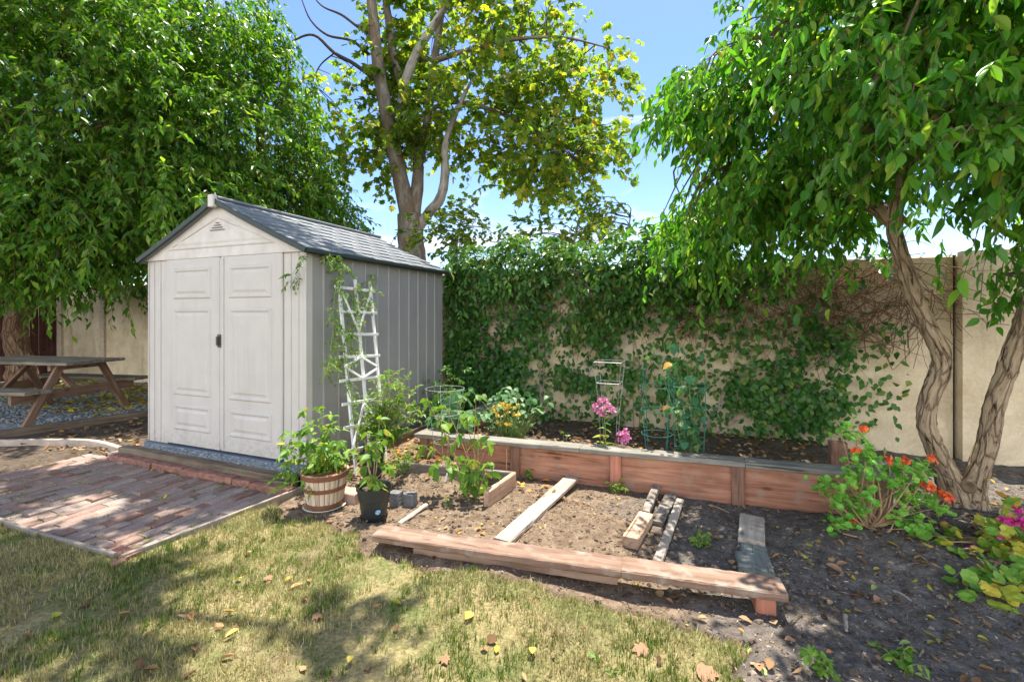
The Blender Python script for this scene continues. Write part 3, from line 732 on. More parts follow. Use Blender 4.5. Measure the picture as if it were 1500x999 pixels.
# timbers, bricks and edging round the shed pad -------------------------------------
def board(name, p0, p1, w, t, mat, label, cat, group=None, side=None, seg=10, jit=.0012, bev=.006):
    mb = MB(); beam(mb, p0, p1, w, t, side, bev=bev, seg=seg, jit=jit)
    return tag(mb.build(name, mat), label, cat, group)
board('landscape_timber', W(-5.24, 2.82, .04), W(-2.99, 2.79, .045), .09, .13, M['timber'], 'weathered timber along the gravel strip in front of the shed doors', 'timber')
board('landscape_timber', W(-3.02, 2.95, .03), W(-3.02, 5.3, .03), .08, .13, M['timber'], 'old timber lying along the foot of the grey shed side', 'timber')
p = thing('brick', 'worn red brick in the row along the shed timber', 'brick', W(-5.1, 2.725), 'bricks lined up along the shed timber')
LOC[p.name] = W(-5.1, 2.725)
mb = MB(); beam(mb, W(-5.2, 2.725, .028), W(-5.0, 2.725, .028), .085, .055, bev=.007, seg=3, jit=.0015); mb.hasgc = False
bpy.data.objects.remove(p); proto = tag(mb.build('brick', M['redbrick'], at=W(-5.1, 2.725)), 'worn red brick in the row along the shed timber', 'brick', 'bricks lined up along the shed timber')
for k in range(1, 11):
    c = proto.copy(); COL.objects.link(c); q = W(-5.1+k*.209, 2.725-.002*k+rng.normal(0, .004)); c.location = (q[0], q[1], rng.normal(0, .004)); c.rotation_euler = (rng.normal(0, .03), rng.normal(0, .02), rng.normal(0, .04))
def strip(name, pts, mat, label, cat, w=.022, t=.07):
    mb = MB(); P, _ = smoothpts(pts, np.ones(len(pts)), 6)
    for i in range(len(P)-1): beam(mb, P[i], P[i+1]+(P[i+1]-P[i])*.05, w, t, bev=.004)
    mb.hasgc = False; return tag(mb.build(name, mat), label, cat)
strip('edging_strip', [W(-5.8, 1.60, .0), W(-4.6, 1.615, .002), W(-3.9, 1.61, -.002), W(-3.1, 1.625, 0)], M['strip'], 'thin grey edging strip between the lawn and the front of the patio', 'edging')
strip('edging_strip', [W(-3.03, 1.62, .004), W(-2.97, 2.2, .0), W(-2.90, 2.80, .006)], M['strip'], 'thin edging strip along the right side of the brick patio', 'edging')
for (a, n, r, lb) in ((-3.10, 1.67, .9, 'red brick at the front corner of the patio'), (-3.0, 1.585, 1.45, 'brick stub sticking out past the patio edging corner')):
    mb = MB(); d = UV*math.cos(r)+DV*math.sin(r); c = W(a, n, -.005); hl = .1 if r < 1 else .03
    if r < 1: d = UV
    beam(mb, c-d*hl, c+d*hl, .09 if r < 1 else .05, .06, bev=.007, seg=3, jit=.001); mb.hasgc = False
    tag(mb.build('brick', M['redbrick']), lb, 'brick')
strip('curved_edging', [W(-7.6, 2.1, .0), W(-7.0, 2.52, .012), W(-6.4, 2.80, .016), W(-5.95, 2.93, .016), W(-5.3, 2.86, .02)], M['bender'], 'pale curved edging running from the patio corner to the left', 'edging', .05, .09)
board('landscape_timber', W(-7.62, 2.0, .0), W(-6.98, 4.4, .01), .09, .12, M['timber'], 'old timber edging the picnic gravel on the left', 'timber')
mb = MB(); beam(mb, W(-5.33, 2.78, .015), W(-5.2, 2.75, .02), .09, .07, bev=.01, seg=3, jit=.002); mb.hasgc = False
tag(mb.build('brick', M['paver']), 'orange tan brick end where the curved edging meets the timber', 'brick')

# =================================================================== PICNIC TABLE
tc = np.array([-5.47, 6.12, 0]); tt = 1.40
te = np.array([math.cos(tt), math.sin(tt), 0]); tl = np.array([-math.sin(tt), math.cos(tt), 0])
def TP(e, l, z): return tc+e*te+l*tl+ZV*(z+.03)
tab = thing('picnic_table', 'weathered wooden picnic table with attached benches on the gravel', 'picnic table', TP(0, .9, 0))
mb = MB()
for k in range(5): beam(mb, TP(-.3+k*.15, 0+rng.uniform(-.01, .01), .745), TP(-.3+k*.15, 1.85, .745), .142, .038, bev=.005, seg=4, jit=.001)
mb.build('tabletop', M['table'], tab)
for s in (-1, 1):
    mb = MB()
    for k in range(2): beam(mb, TP(s*(.58+.145*k), 0, .44), TP(s*(.58+.145*k), 1.85, .44), .138, .038, bev=.005, seg=4, jit=.001)
    mb.build('bench', M['table'], tab)
for l in (.25, 1.6):
    for s in (-1, 1):
        mb = MB(); beam(mb, TP(s*.24, l, .72), TP(s*.62, l, 0), .09, .04, side=te, bev=.004, seg=4, jit=.001); mb.build('leg', M['tleg'], tab)
    mb = MB(); beam(mb, TP(-.74, l+.05, .355), TP(.74, l+.05, .355), .04, .12, side=tl, bev=.004, seg=4, jit=.001); mb.build('bench_beam', M['tleg'], tab)
    mb = MB(); beam(mb, TP(-.34, l+.05, .69), TP(.34, l+.05, .69), .04, .08, side=tl, bev=.004); mb.build('top_beam', M['tleg'], tab)
    mb = MB(); q = 1 if l < 1 else -1
    beam(mb, TP(0, l+.09*q, .36), TP(0, l+.5*q, .7), .07, .035, side=te, bev=.004); mb.build('brace', M['tleg'], tab)

# =================================================================== PLANTER
def capz(a): return .262+(a+2.44)*.021
pl = thing('raised_planter', 'long raised bed of red stained boards with a grey cap board', 'planter', W(-.6, 3.8))
for z0, z1 in ((0, .125), (.129, .245)):
    for a0, a1 in ((-2.44, -1.50), (-1.50, -.61), (-.61, .27), (.27, 1.2)):
        mb = MB(); k = (a0+a1)/2; dz = (k+2.44)*.021
        beam(mb, W(a0+.01, 3.80, (z0+z1)/2+dz*.6-(.02 if z0 == 0 else 0)), W(a1-.01, 3.80, (z0+z1)/2+dz*.75-(.02 if z0 == 0 else 0)), .04, z1-z0+(.045 if z0 == 0 else .012), side=DV, bev=.004, seg=10, jit=.0012)
        mb.build('face_board', M['red'], pl)
for a, mt in ((-2.40, 'post'), (-1.475, 'post'), (-.61, 'postred'), (.275, 'post'), (1.15, 'post')):
    mb = MB(); beam(mb, W(a, 3.765, -.06), W(a, 3.765, capz(a)-.02), .085, .03, side=UV, bev=.003, seg=4, jit=.001); mb.build('post', M[mt], pl)
for a0, a1 in ((-2.49, -.9), (-.897, .32), (.323, 1.25)):
    mb = MB(); beam(mb, W(a0, 3.81, capz(a0)-.012), W(a1, 3.81, capz(a1)-.012), .145, .038, side=DV, bev=.005, seg=14, jit=.0012); mb.build('cap_board', M['cap'], pl)
for a, ne in ((-2.43, 5.75), (1.19, 4.1)):
    mb = MB(); beam(mb, W(a, 3.83, .12), W(a, ne, .12), .04, .24, bev=.004); mb.build('end_board', M['red'], pl)
    mb = MB(); beam(mb, W(a, 3.89, capz(a)-.012), W(a, ne, capz(a)-.012), .14, .036, bev=.005, seg=8, jit=.001); mb.build('cap_board', M['cap'], pl)
mb = MB(); beam(mb, W(1.05, 4.45, .1), W(1.05, 4.45, .37), .12, .09, side=UV, bev=.01, seg=5, jit=.003)
tag(mb.build('wooden_stub_post', M['post']), 'short brown wooden post standing in the right end of the planter', 'post')

# =================================================================== BOARDS ON THE SOIL
q0 = np.array([-.79, 2.747, .105]); q1 = np.array([1.273, 2.175, .105]); qm = q0+(q1-q0)*.655
board('bed_edge_board', q0, qm, .145, .04, M['redgrey'], 'left half of the long faded red edge board beside the lawn', 'board', seg=24)
board('bed_edge_board', qm+(q1-q0)*.0005+ZV*.004, q1+ZV*.004, .150, .04, M['redgrey'], 'right half of the long front edge board, resting on a red block', 'board', seg=24)
qd = nrm(q1-q0); qs = np.cross(qd, ZV)
board('support_board', q0+qd*.25-ZV*.048-qs*.008, qm-qd*.02-ZV*.048-qs*.004, .10, .045, M['redgrey'], 'lower board carrying the left half of the front edge', 'board', seg=20)
mb = MB(); c = q1-qd*.085; beam(mb, c-ZV*.125, c-ZV*.0225, .085, .10, side=qd, bev=.006)
tag(mb.build('wooden_block', M['postred']), 'red wooden block under the right end of the front board', 'block')
board('plank', G(735, 797, .03)+ZV*.012, G(838, 704, .03)+ZV*.02, .115, .032, M['grey'], 'silver grey plank lying diagonally across the middle of the soil', 'plank', seg=20)
board('wood_block', np.array([.70, 2.75, .045]), np.array([.895, 3.10, .045]), .095, .065, M['tan'], 'chunky tan timber offcut on the soil at the near end of the short boards', 'timber', seg=8)
board('plank', np.array([.90, 3.14, .045]), np.array([1.165, 3.70, .05]), .055, .05, M['darkwood'], 'dark narrow board continuing behind the tan timber offcut', 'plank')
board('plank', np.array([.955, 3.06, .02]), np.array([1.21, 3.52, .03]), .085, .03, M['darkwood'], 'short grey plank lying between two narrow boards', 'plank')
board('plank', np.array([.80, 2.56, .022]), np.array([1.235, 3.41, .03]), .052, .03, M['grey'], 'long narrow pale batten right of the short planks', 'plank', seg=20)
board('stepping_board', W(.30, 3.12, .03), W(.335, 3.45, .05), .145, .035, M['grey'], 'farthest of three stepping boards, pale grey and close to the planter', 'board')
board('stepping_board', W(.30, 2.945, .012), W(.31, 3.10, .014), .14, .03, M['mossy'], 'middle of three stepping boards, greenish and half sunk in the soil', 'board')
board('stepping_board', W(.285, 2.70, .05), W(.285, 2.925, .038), .168, .04, M['mossy'], 'nearest of three stepping boards, dark mossy and split down the middle', 'board')
board('bed_frame_board', np.array([-.187, 3.352, .058]), np.array([.0165, 3.748, .062]), .125, .04, M['tan'], 'upright tan board on the right of the small tomato bed', 'board', side=ZV)
board('bed_frame_board', np.array([.03, 3.765, .06]), np.array([-.97, 3.98, .075]), .12, .03, M['darkwood'], 'thin grey board along the back of the small tomato bed', 'board', side=ZV)
board('paver', G(512, 733)-UV*.09+ZV*.03, G(512, 733)+UV*.1+ZV*.03, .12, .1, M['paver'], 'pinkish paver block between the barrel pot and the black pot', 'paver', bev=.008)
board('paver', G(585, 742)-ZV*.04-UV*.02, G(583, 742)+ZV*.105-UV*.02, .085, .07, M['dpaver'], 'dark upright paver just right of the black pot', 'paver', bev=.008, side=UV)
board('paver', G(600, 742)-ZV*.04+UV*.005, G(600, 742)+ZV*.10+UV*.005, .085, .07, M['dpaver'], 'dark upright paver at the left edge of the dug soil', 'paver', bev=.008, side=UV)
board('bark_strip', G(585, 770)+ZV*.012, G(625, 745)+ZV*.03, .035, .02, M['grey'], 'weathered wood strip in front of the dark pavers', 'wood strip')

# =================================================================== POTS, TRELLIS, CAGES
bc = G(476, 741)
bp = thing('barrel_pot', 'cream half barrel planter pot with three rust brown bands', 'pot', bc)
def br(z): return .118+.045*(z/.265)
mb = MB(); k = 26
for i in range(k):
    q0_, q1_ = 2*math.pi*i/k+.012, 2*math.pi*(i+1)/k-.012; qm_ = (q0_+q1_)/2
    cs = []
    for z in (.022, .265):
        r = br(z)
        for q, dr in ((q0_, 0), (qm_, .003), (q1_, 0), (q1_, -.016), (q0_, -.016)): cs.append(bc+np.array([math.cos(q)*(r+dr), math.sin(q)*(r+dr), z]))
    off = rng.random(3)*9
    gc = [np.array([z, j*.01, 0])+off for z in (0, .24) for j in range(5)]
    mb.add(cs, [(0, 1, 6, 5), (1, 2, 7, 6), (2, 3, 8, 7), (3, 4, 9, 8), (4, 0, 5, 9), (5, 6, 7, 8, 9)], 0, gc)
lathe(mb, bc, [(.112, .02), (.115, .024), (.11, .03)], 40)
mb.build('staves', M['barrel'], bp)
for z0, z1 in ((.018, .05), (.135, .165), (.225, .262)):
    mb = MB(); lathe(mb, bc, [(br(z0)-.004, z0), (br(z0)+.006, z0+.001), (br(z1)+.006, z1), (br(z1)-.014, z1+.004)], 48); mb.build('band', M['band'], bp, smooth=False)
mb = MB(); lathe(mb, bc, [(.0, .215), (.11, .218), (.145, .215)], 30); mb.build('potting_soil', M['mulch'], bp)
mb = MB(); lathe(mb, bc, [(.0, .004), (.13, .004), (.15, .016), (.146, .02), (.128, .01), (0, .009)], 40); tag(mb.build('saucer', M['saucer'], bp))
def nursery_pot(c, r, h, label, sticker=False):
    p = thing('nursery_pot', label, 'pot', c)
    mb = MB(); R = lambda z: r*(.74+.26*z/h)
    lathe(mb, c, [(R(0)-.01, 0), (R(0), .008), (R(h*.62), h*.62), (R(h*.62)+.006, h*.64), (R(h*.9)+.006, h*.9), (R(h)+.010, h*.91), (R(h)+.011, h), (R(h)-.002, h), (R(h*.85)-.006, h*.85), (0, h*.85)], 48)
    for i in range(8):
        q = i*math.pi/4+.3; d = np.array([math.cos(q), math.sin(q), 0])
        beam(mb, c+d*(R(0)+.001)+ZV*.004, c+d*(R(h*.2)+.001)+ZV*h*.17, .03, .008, side=np.cross(d, ZV), bev=.002)
    mb.hasgc = False; mb.build('pot_body', M['potblack'], p, smooth=False)
    mb = MB(); lathe(mb, c, [(0, h*.87), (R(h*.87)-.008, h*.865)], 24); mb.build('potting_soil', M['mulch'], p)
    if sticker:
        d = nrm(np.array([.52, -.85, 0])); s_ = np.cross(ZV, d); ctr = c+d*(R(h*.36)+.006)+ZV*h*.36; up = nrm(ZV+d*.22)
        for rr, off, mt, nm in ((.0185, 0, 'sticker', 'sticker'),):
            mb = MB(); m = 24; ph = np.arange(m)*2*math.pi/m
            V = [ctr+d*.002]+[ctr+d*(off+.0035*(math.cos(q)**2)*-.6)+s_*math.cos(q)*rr+up*math.sin(q)*rr for q in ph]
            mb.add(V, [(0, i+1, (i+1) % m+1) for i in range(m)])
            st = mb.build(nm, M[mt], p)
        mb = MB()
        for q in (.4, 1.9, 3.3, 4.6):
            v = s_*math.cos(q)+up*math.sin(q); w = s_*math.sin(q)-up*math.cos(q); o = ctr+d*.0035
            mb.add([o+v*.003-w*.002, o+v*.014-w*.004, o+v*.015+w*.003, o+v*.004+w*.002], [(0, 1, 2, 3)])
        mb.build('sticker_pattern', M['stickerw'], st)
    return p
nursery_pot(G(548, 761), .108, .235, 'black plastic nursery pot with round blue sticker beside the lawn', True)
nursery_pot(G(546, 714)+ZV*0, .085, .31, 'tall black pot behind the stickered pot, at the trellis foot')

# trellis leaning on the shed side
def TR(px, py, off=0):
    a = -2.85
    for _ in range(6):
        P = PA(px, py, a); a = -2.73-.27*max(P[2], 0)/1.55
    return PA(px, py, a+off)
tr = thing('trellis', 'white wooden ladder trellis leaning against the grey shed side', 'trellis', TR(522, 697))
TRD = nrm(TR(522, 560)-TR(500, 440))
for (x0, y0), (x1, y1) in (((495.7, 410), (522, 697)), ((520, 410), (545, 700)), ((542, 413.5), (566.5, 690))):
    mb = MB(); p0, p1 = TR(x0, y0), TR(x1, y1)
    p1 = p0+(p1-p0)*min(1, (p0[2]-.01)/max(p0[2]-p1[2], 1e-3)) if p1[2] < .01 else p1
    beam(mb, p0, p1, .03, .02, side=DV, bev=.003, seg=8, jit=.0008); mb.hasgc = False; mb.build('stake', M['white'], tr)
sc = .3502
for (x0, y0), (x1, y1) in (((87, 143), (255, 163)), ((108, 245), (262, 253)), ((95, 340), (268, 343)), ((105, 437), (275, 431)), ((108, 538), (280, 518)), ((118, 636), (290, 607)), ((125, 734), (296, 700)), ((140, 834), (300, 790))):
    mb = MB(); beam(mb, TR(460+x0*sc, 370+y0*sc, .018), TR(460+x1*sc, 370+y1*sc, .018), .025, .014, side=ZV, bev=.002); mb.hasgc = False; mb.build('rung', M['white'], tr)
for (x0, y0), (x1, y1) in (((118, 165), (186, 325)), ((238, 165), (188, 325)), ((128, 478), (196, 436)), ((262, 474), (198, 436)), ((136, 482), (202, 524)), ((262, 486), (204, 524)), ((208, 632), (160, 825)), ((210, 632), (262, 700))):
    mb = MB(); beam(mb, TR(460+x0*sc, 370+y0*sc, .03), TR(460+x1*sc, 370+y1*sc, .03), .02, .011, side=DV, bev=.002); mb.hasgc = False; mb.build('brace', M['white'], tr)

def wire_cage(c, rs, hs, label, mat, legs=4, square=False, r=.0025, htop=None):
    g = thing('plant_cage', label, 'plant cage', c)
    for R, h in zip(rs, hs):
        mb = MB(); (squarering if square else ring)(mb, c+ZV*h, R, r); mb.hasgc = False; mb.build('ring', M[mat], g)
    for i in range(legs):
        q = (i+.5)*2*math.pi/legs
        d = (UV*math.cos(q)*1.414+DV*math.sin(q)*1.414)*.99 if square else UV*math.cos(q)+DV*math.sin(q)
        mb = MB(); P = [c+d*rs[0]*.7-ZV*.04]+[c+d*(R+.002)+ZV*h for R, h in zip(rs, hs)]+([c+d*rs[-1]+ZV*htop] if htop else [])
        tube(mb, P, r, 5, sm=1); mb.hasgc = False; mb.build('leg', M[mat], g)
    return g
c1 = PN(652, 640, 3.60); c1[2] = .02
wire_cage(c1, (.10, .13, .17), (.25, .50, .72), 'galvanised round wire cage over the tomato plant in the small bed', 'wire', 4)
c2 = PN(893, 640, 4.25); c2[2] = .04
wire_cage(c2, (.08, .10, .12), (.49, .74, .93), 'silver square wire cage rising behind the tall pink flower', 'wire', 4, True, .0021)
c3 = PN(962, 640, 4.1); c3[2] = .04
wire_cage(c3, (.125, .13, .14), (.35, .55, .75), 'green round wire cage standing left of the bean plant', 'gwire', 4, False, .003, .93)
c4 = PN(1010, 640, 4.1); c4[2] = .04
wire_cage(c4, (.11, .115, .12, .12), (.29, .45, .61, .77), 'green square wire cage around the bean plant', 'gwire', 4, True, .0022, .85)

# =================================================================== HERBS
def herb(name, label, cat, base, tips, leaf, stem, L, Wd, t=T_OV, nl=9, spr=5, sl=.14, sr=.005, droop=.5, hang=.4, group=None, extra=0, dirs=None):
    base = np.asarray(base, float); o = thing(name, label, cat, base, group)
    ms, ml = MB(), MB(); O = []; Dr = []
    for tp in tips:
        tp = np.asarray(tp, float); b = base+np.array([rng.normal(0, .012), rng.normal(0, .012), -.01])
        md = (b+tp)/2+np.array([rng.normal(0, .02), rng.normal(0, .02), .03*np.linalg.norm(tp-b)])
        tube(ms, [b, md, tp], [sr, sr*.8, sr*.4], 5, sm=4)
        for i in range(spr):
            q = .25+.75*(i+rng.random())/spr; p = b*(1-q)**2+2*md*q*(1-q)+tp*q*q
            q2 = rng.uniform(0, 6.28); O.append(p); Dr.append([math.cos(q2), math.sin(q2), rng.uniform(.1, .8)])
        O.append(tp); Dr.append(nrm(tp-md)+rng.normal(0, .2, 3))
    O = np.array(O); Dr = np.array(Dr)
    sprays(ml, ms, O, Dr, rng.uniform(.7, 1.2, len(O))*sl, nl, L, Wd, t, droop, hang, .0018)
    ms.hasgc = False
    ms.build('stems', M[stem], o); ml.build('leaves', M[leaf], o, smooth=True)
    return o
# tomato in the barrel
b = bc+ZV*.215
herb('tomato_plant', 'bushy young tomato plant growing in the half barrel pot', 'plant', b,
     [PY(px, py, bc[1]+dy) for px, py, dy in ((425, 655, -.05), (432, 640, .06), (447, 615, 0), (470, 610, .1), (458, 640, -.1), (488, 620, .05), (492, 650, -.08), (475, 655, -.12), (440, 672, -.1), (500, 668, .02), (425, 690, -.06), (436, 705, -.1))],
     'leafT', 'greenstem', .07, .03, T_OV, 9, 5, .13, .0045)
b = G(548, 761)+ZV*.2
herb('tomato_plant', 'tall leggy plant with pale leaves in the stickered black pot', 'plant', b,
     [PY(px, py, b[1]+dy) for px, py, dy in ((538, 640, 0), (556, 618, .02), (551, 640, -.04), (535, 660, .03), (562, 690, -.05), (545, 700, -.06))],
     'leafT', 'tanstem', .075, .045, T_OV, 4, 3, .085, .004, .6, .7)
b = G(546, 714)+ZV*.27
herb('jasmine_plant', 'fine leaved climbing plant in the tall black pot by the trellis', 'plant', b,
     [PY(px, py, b[1]+dy) for px, py, dy in ((560, 575, .1), (575, 560, .15), (585, 575, .1), (595, 600, .05), (570, 600, .12), (550, 590, .1), (588, 625, .1), (540, 600, .1), (565, 555, .2), (600, 580, .2), (575, 550, .1), (590, 560, .0), (555, 615, .0), (600, 610, -.05))],
     'leafT', 'tanstem', .045, .018, T_OV4, 13, 11, .13, .003, .3, .2)
b = np.array([-.28, 3.55, .01])
herb('tomato_plant', 'sparse tomato plant with yellowing leaves in the small framed bed', 'plant', b,
     [PY(px, py, 3.55+dy) for px, py, dy in ((697, 585, 0), (640, 600, .1), (628, 590, .05), (655, 600, .12), (700, 620, -.06), (712, 655, -.1), (680, 640, -.05), (640, 660, -.02), (625, 655, -.08), (715, 680, -.04), (672, 690, -.05), (690, 700, -.1), (680, 610, 0))],
     'leafT', 'tanstem', .09, .055, T_OV, 4, 2, .10, .0045, .7, .8)
b = G(652, 722)
herb('seedling', 'small seedling standing in the dug soil before the framed bed', 'plant', G(655, 745)+ZV*.0, [G(655, 745)+np.array([0, 0, .07]), G(655, 745)+np.array([.02, 0, .05])], 'leafT', 'greenstem', .03, .018, T_OV4, 4, 1, .03, .002)
# weeds by pots
w = G(590, 700); w[2] = soil_z(w[0], w[1])
herb('weed_clump', 'pale leafy weeds growing behind the stickered black pot', 'weed', w, [w+np.array([rng.normal(0, .12), rng.normal(0, .10), rng.uniform(.1, .25)]) for _ in range(16)], 'leafT', 'greenstem', .022, .011, T_OV4, 10, 5, .08, .002)
w = W(-2.75, 4.9); w[2] = .0
herb('dark_shrub', 'dark green shrub at the back corner between shed and ivy wall', 'shrub', w, [w+np.array([rng.normal(0, .2), rng.normal(0, .18), rng.uniform(.25, .75)]) for _ in range(18)], 'leafI', 'twig', .05, .024, T_OV4, 10, 6, .16, .004)
# planter plants
w = PN(668, 640, 4.2); w[2] = .04
sq = thing('squash_plant', 'squash plant with large dark lobed leaves at the planter left end', 'plant', w)
ms, ml = MB(), MB(); P = []; Dr = []; Nv = []
for _ in range(30):
    q = rng.uniform(0, 6.28); tp = w+np.array([math.cos(q)*rng.uniform(.05, .26), math.sin(q)*rng.uniform(.05, .22), rng.uniform(.26, .62)])
    tube(ms, [w, (w+tp)/2+ZV*.05, tp], [.005, .004, .003], 5, sm=3); P.append(tp); d = tp-w; d[2] = -.1; Dr.append(d+rng.normal(0, .06, 3)); Nv.append([rng.normal(0, .35), rng.normal(-.25, .3), 1])
put(ml, np.array(P), np.array(Dr), np.array(Nv), rng.uniform(.13, .2, 30), rng.uniform(.13, .19, 30), T_LOBE); ms.hasgc = False
ms.build('stems', M['greenstem'], sq); ml.build('leaves', M['leafK'], sq)
w = PN(757, 640, 4.35); w[2] = .04
rb = thing('bean_bush', 'low bush with rounded pale edged leaves right of the yellow flowers', 'plant', w)
ms, ml = MB(), MB(); P = []; Dr = []; Nv = []
for _ in range(85):
    q = rng.uniform(0, 6.28); tp = w+np.array([rng.normal(-.06, .17), rng.normal(0, .12), rng.uniform(.2, .6)])
    tube(ms, [w+np.array([rng.normal(0, .05), 0, 0]), (w+tp)/2+ZV*.04, tp], [.003, .003, .002], 4, sm=2)
    for _k in range(2): P.append(tp+rng.normal(0, .02, 3)); Dr.append([rng.normal(0, 1), rng.normal(-.4, 1), -.3]); Nv.append([rng.normal(0, .4), rng.normal(-.3, .4), 1])
put(ml, np.array(P), np.array(Dr), np.array(Nv), rng.uniform(.05, .085, len(P)), rng.uniform(.04, .065, len(P)), T_OV); ms.hasgc = False
ms.build('stems', M['greenstem'], rb); ml.build('leaves', M['leafK'], rb, smooth=True)
def flowerhead(mb, c, r, k, L, face=None, mi=0):
    P = np.asarray(c)+rball(k, .3)*np.array([r, r, r*.7]); d = rng.normal(0, 1, (k, 3)); nv = nrm(P-c)+np.array([0, -.5, .6]); put(mb, P, d, nv, rng.uniform(.7, 1.2, k)*L, rng.uniform(.6, 1, k)*L, T_OV4, mi)
w = PN(738, 645, 4.15); w[2] = .04
mu = thing('yellow_flower_plant', 'clump of small yellow flowers behind the planter cap board', 'flower', w)
ms, ml, mf = MB(), MB(), MB(); O = []; Dr = []
for _ in range(34):
    px, py = rng.normal(738, 13), rng.uniform(590, 625); tp = PN(px, py, 4.1+rng.normal(0, .06)); tube(ms, [w, (w+tp)/2, tp], .0022, 4, sm=2); flowerhead(mf, tp, .014, 16, .022); mf.build('flower', M['yellow'], mu); mf = MB()
    O.append((w+tp*2)/3); Dr.append(rng.normal(0, 1, 3)+ZV*.3)
sprays(ml, None, np.array(O), np.array(Dr), rng.uniform(.06, .12, len(O)), 9, .035, .016, T_OV4); ms.hasgc = False
ms.build('stems', M['greenstem'], mu); ml.build('leaves', M['leafI'], mu)
def phlox(px, top, base_py, n, label, heads, leaves=True):
    w = PN(px, base_py, n); w[2] = .04
    o = thing('pink_flower_plant', label, 'flower', w); ms, ml, mf = MB(), MB(), MB()
    tp = PN(px-3, top+20, n-.02); tube(ms, [w, (w+tp)/2+UV*.01, tp], [.005, .004, .003], 6, sm=3)
    for dx, dy in heads: flowerhead(mf, PN(px+dx, top+dy, n-.03+rng.normal(0, .02)), .028, 34, .024); mf.build('flower', M['pink'], o); mf = MB()
    if leaves:
        k = 40; q = rng.random(k)**1.5; P = w[None]*(1-q[:, None])+tp[None]*q[:, None]; an = rng.uniform(0, 6.28, k)
        put(ml, P, np.column_stack([np.cos(an), np.sin(an), rng.uniform(-.4, .5, k)]), np.column_stack([rng.normal(0, .3, (k, 2)), np.ones(k)]), (.15-.09*q)*rng.uniform(.7, 1.1, k), .042-.02*q, T_OV)
    else:
        put(ml, w[None].repeat(6, 0)+ZV*.2, rng.normal(0, 1, (6, 3))+ZV*.5, rng.normal(0, .3, (6, 3))+ZV, .04, .018, T_OV4)
    ms.hasgc = False; ms.build('stem', M['greenstem'], o); ml.build('leaves', M['leafP' if leaves else 'leafK'], o, smooth=True); return o
phlox(887, 572, 652, 3.98, 'tall pink flower with yellow green leaves behind the planter cap', [(-14, 22), (-7, 16), (-2, 26), (4, 22), (9, 28), (-10, 30), (0, 14), (-4, 34)])
w = PN(912, 652, 3.95); w[2] = .04
phlox(913, 628, 654, 3.95, 'small pink bloom above a narrow white pot beside the tall pink flower', [(-4, 8), (3, 4), (5, 12), (-2, 16), (2, 18)], False)
mb = MB(); cp = PN(912, 652, 3.90); cp[2] = .04; lathe(mb, cp, [(.03, 0), (.034, .004), (.038, .20), (.041, .205), (.041, .222), (.036, .222), (.034, .20), (0, .19)], 24); tag(mb.build('white_pot', M['white']), 'narrow white pot behind the planter cap under the small pink bloom', 'pot')
w = PN(1012, 655, 4.1); w[2] = .04
herb('bean_plant', 'climbing bean plant with blue green leaves inside the green square cage', 'plant', w,
     [PN(px, py, 4.1+rng.normal(0, .05)) for px, py in ((1005, 520), (985, 510), (1020, 530), (960, 512), (1010, 560), (1018, 600), (1005, 620), (1022, 575), (1000, 590), (990, 600), (1012, 630), (1030, 515))],
     'leafB', 'greenstem', .085, .07, T_OV, 3, 4, .07, .003, .5, .6)
w = PN(770, 655, 3.98); w[2] = .04
for px, n, lb in ((825, 4.0, 'tiny green sprout behind the planter cap between yellow and pink flowers'),):
    w = PN(px, 655, n); w[2] = .04
    herb('seedling', lb, 'plant', w, [w+ZV*.30, w+ZV*.27+UV*.03], 'leafT', 'greenstem', .03, .02, T_OV4, 4, 2, .03, .002)
for px, py, lb in ((777, 698, 'small green weed at the planter foot near the framed bed'), (905, 722, 'seedling with pale leaves on the soil left of the short boards'), (1027, 798, 'tiny bright green weed between batten and stepping boards'), (880, 985, 'green weed rosette in the lawn at the bottom centre'), (1338, 985, 'flat green weed on the dark earth at the bottom right'), (1212, 990, 'small sprout on the dark earth below the front board')):
    w = G(px, py); w[2] = soil_z(w[0], w[1])+.01
    herb('weed', lb, 'weed', w, [w+np.array([rng.normal(0, .03), rng.normal(0, .03), rng.uniform(.03, .06)]) for _ in range(5)], 'leafT', 'greenstem', .038, .02, T_OV4, 4, 2, .035, .0018)
w = G(855, 968); w[2] = .0
# geraniums --------------------------------------------------------------------------
gb = G(1276, 792); gb[2] = soil_z(gb[0], gb[1])-.01
ge = thing('geranium_bush', 'leggy geranium bush with scalloped leaves and orange red flowers', 'geranium', gb)
ms, ml, mf = MB(), MB(), MB(); P = []; Dr = []; Nv = []
cl = [(230, 110), (290, 140), (335, 155), (405, 205), (415, 240), (370, 295), (400, 330), (95, 475), (110, 530), (150, 505), (210, 500), (245, 530), (250, 415), (300, 425), (330, 470), (300, 495), (200, 595), (225, 630), (300, 620), (345, 660), (370, 640), (320, 690), (180, 745), (240, 765), (250, 800), (290, 740), (350, 590), (400, 540), (440, 545), (430, 590), (480, 430), (510, 450), (565, 375), (590, 400), (650, 375), (640, 420), (670, 470), (720, 380), (740, 400), (790, 375), (800, 410), (770, 470), (740, 500), (720, 590), (690, 620), (700, 650), (590, 720), (640, 750), (670, 770), (740, 770), (790, 790), (790, 760), (780, 570), (830, 600), (880, 630), (910, 660), (580, 500), (720, 540), (650, 580), (370, 350), (430, 320), (340, 380)]
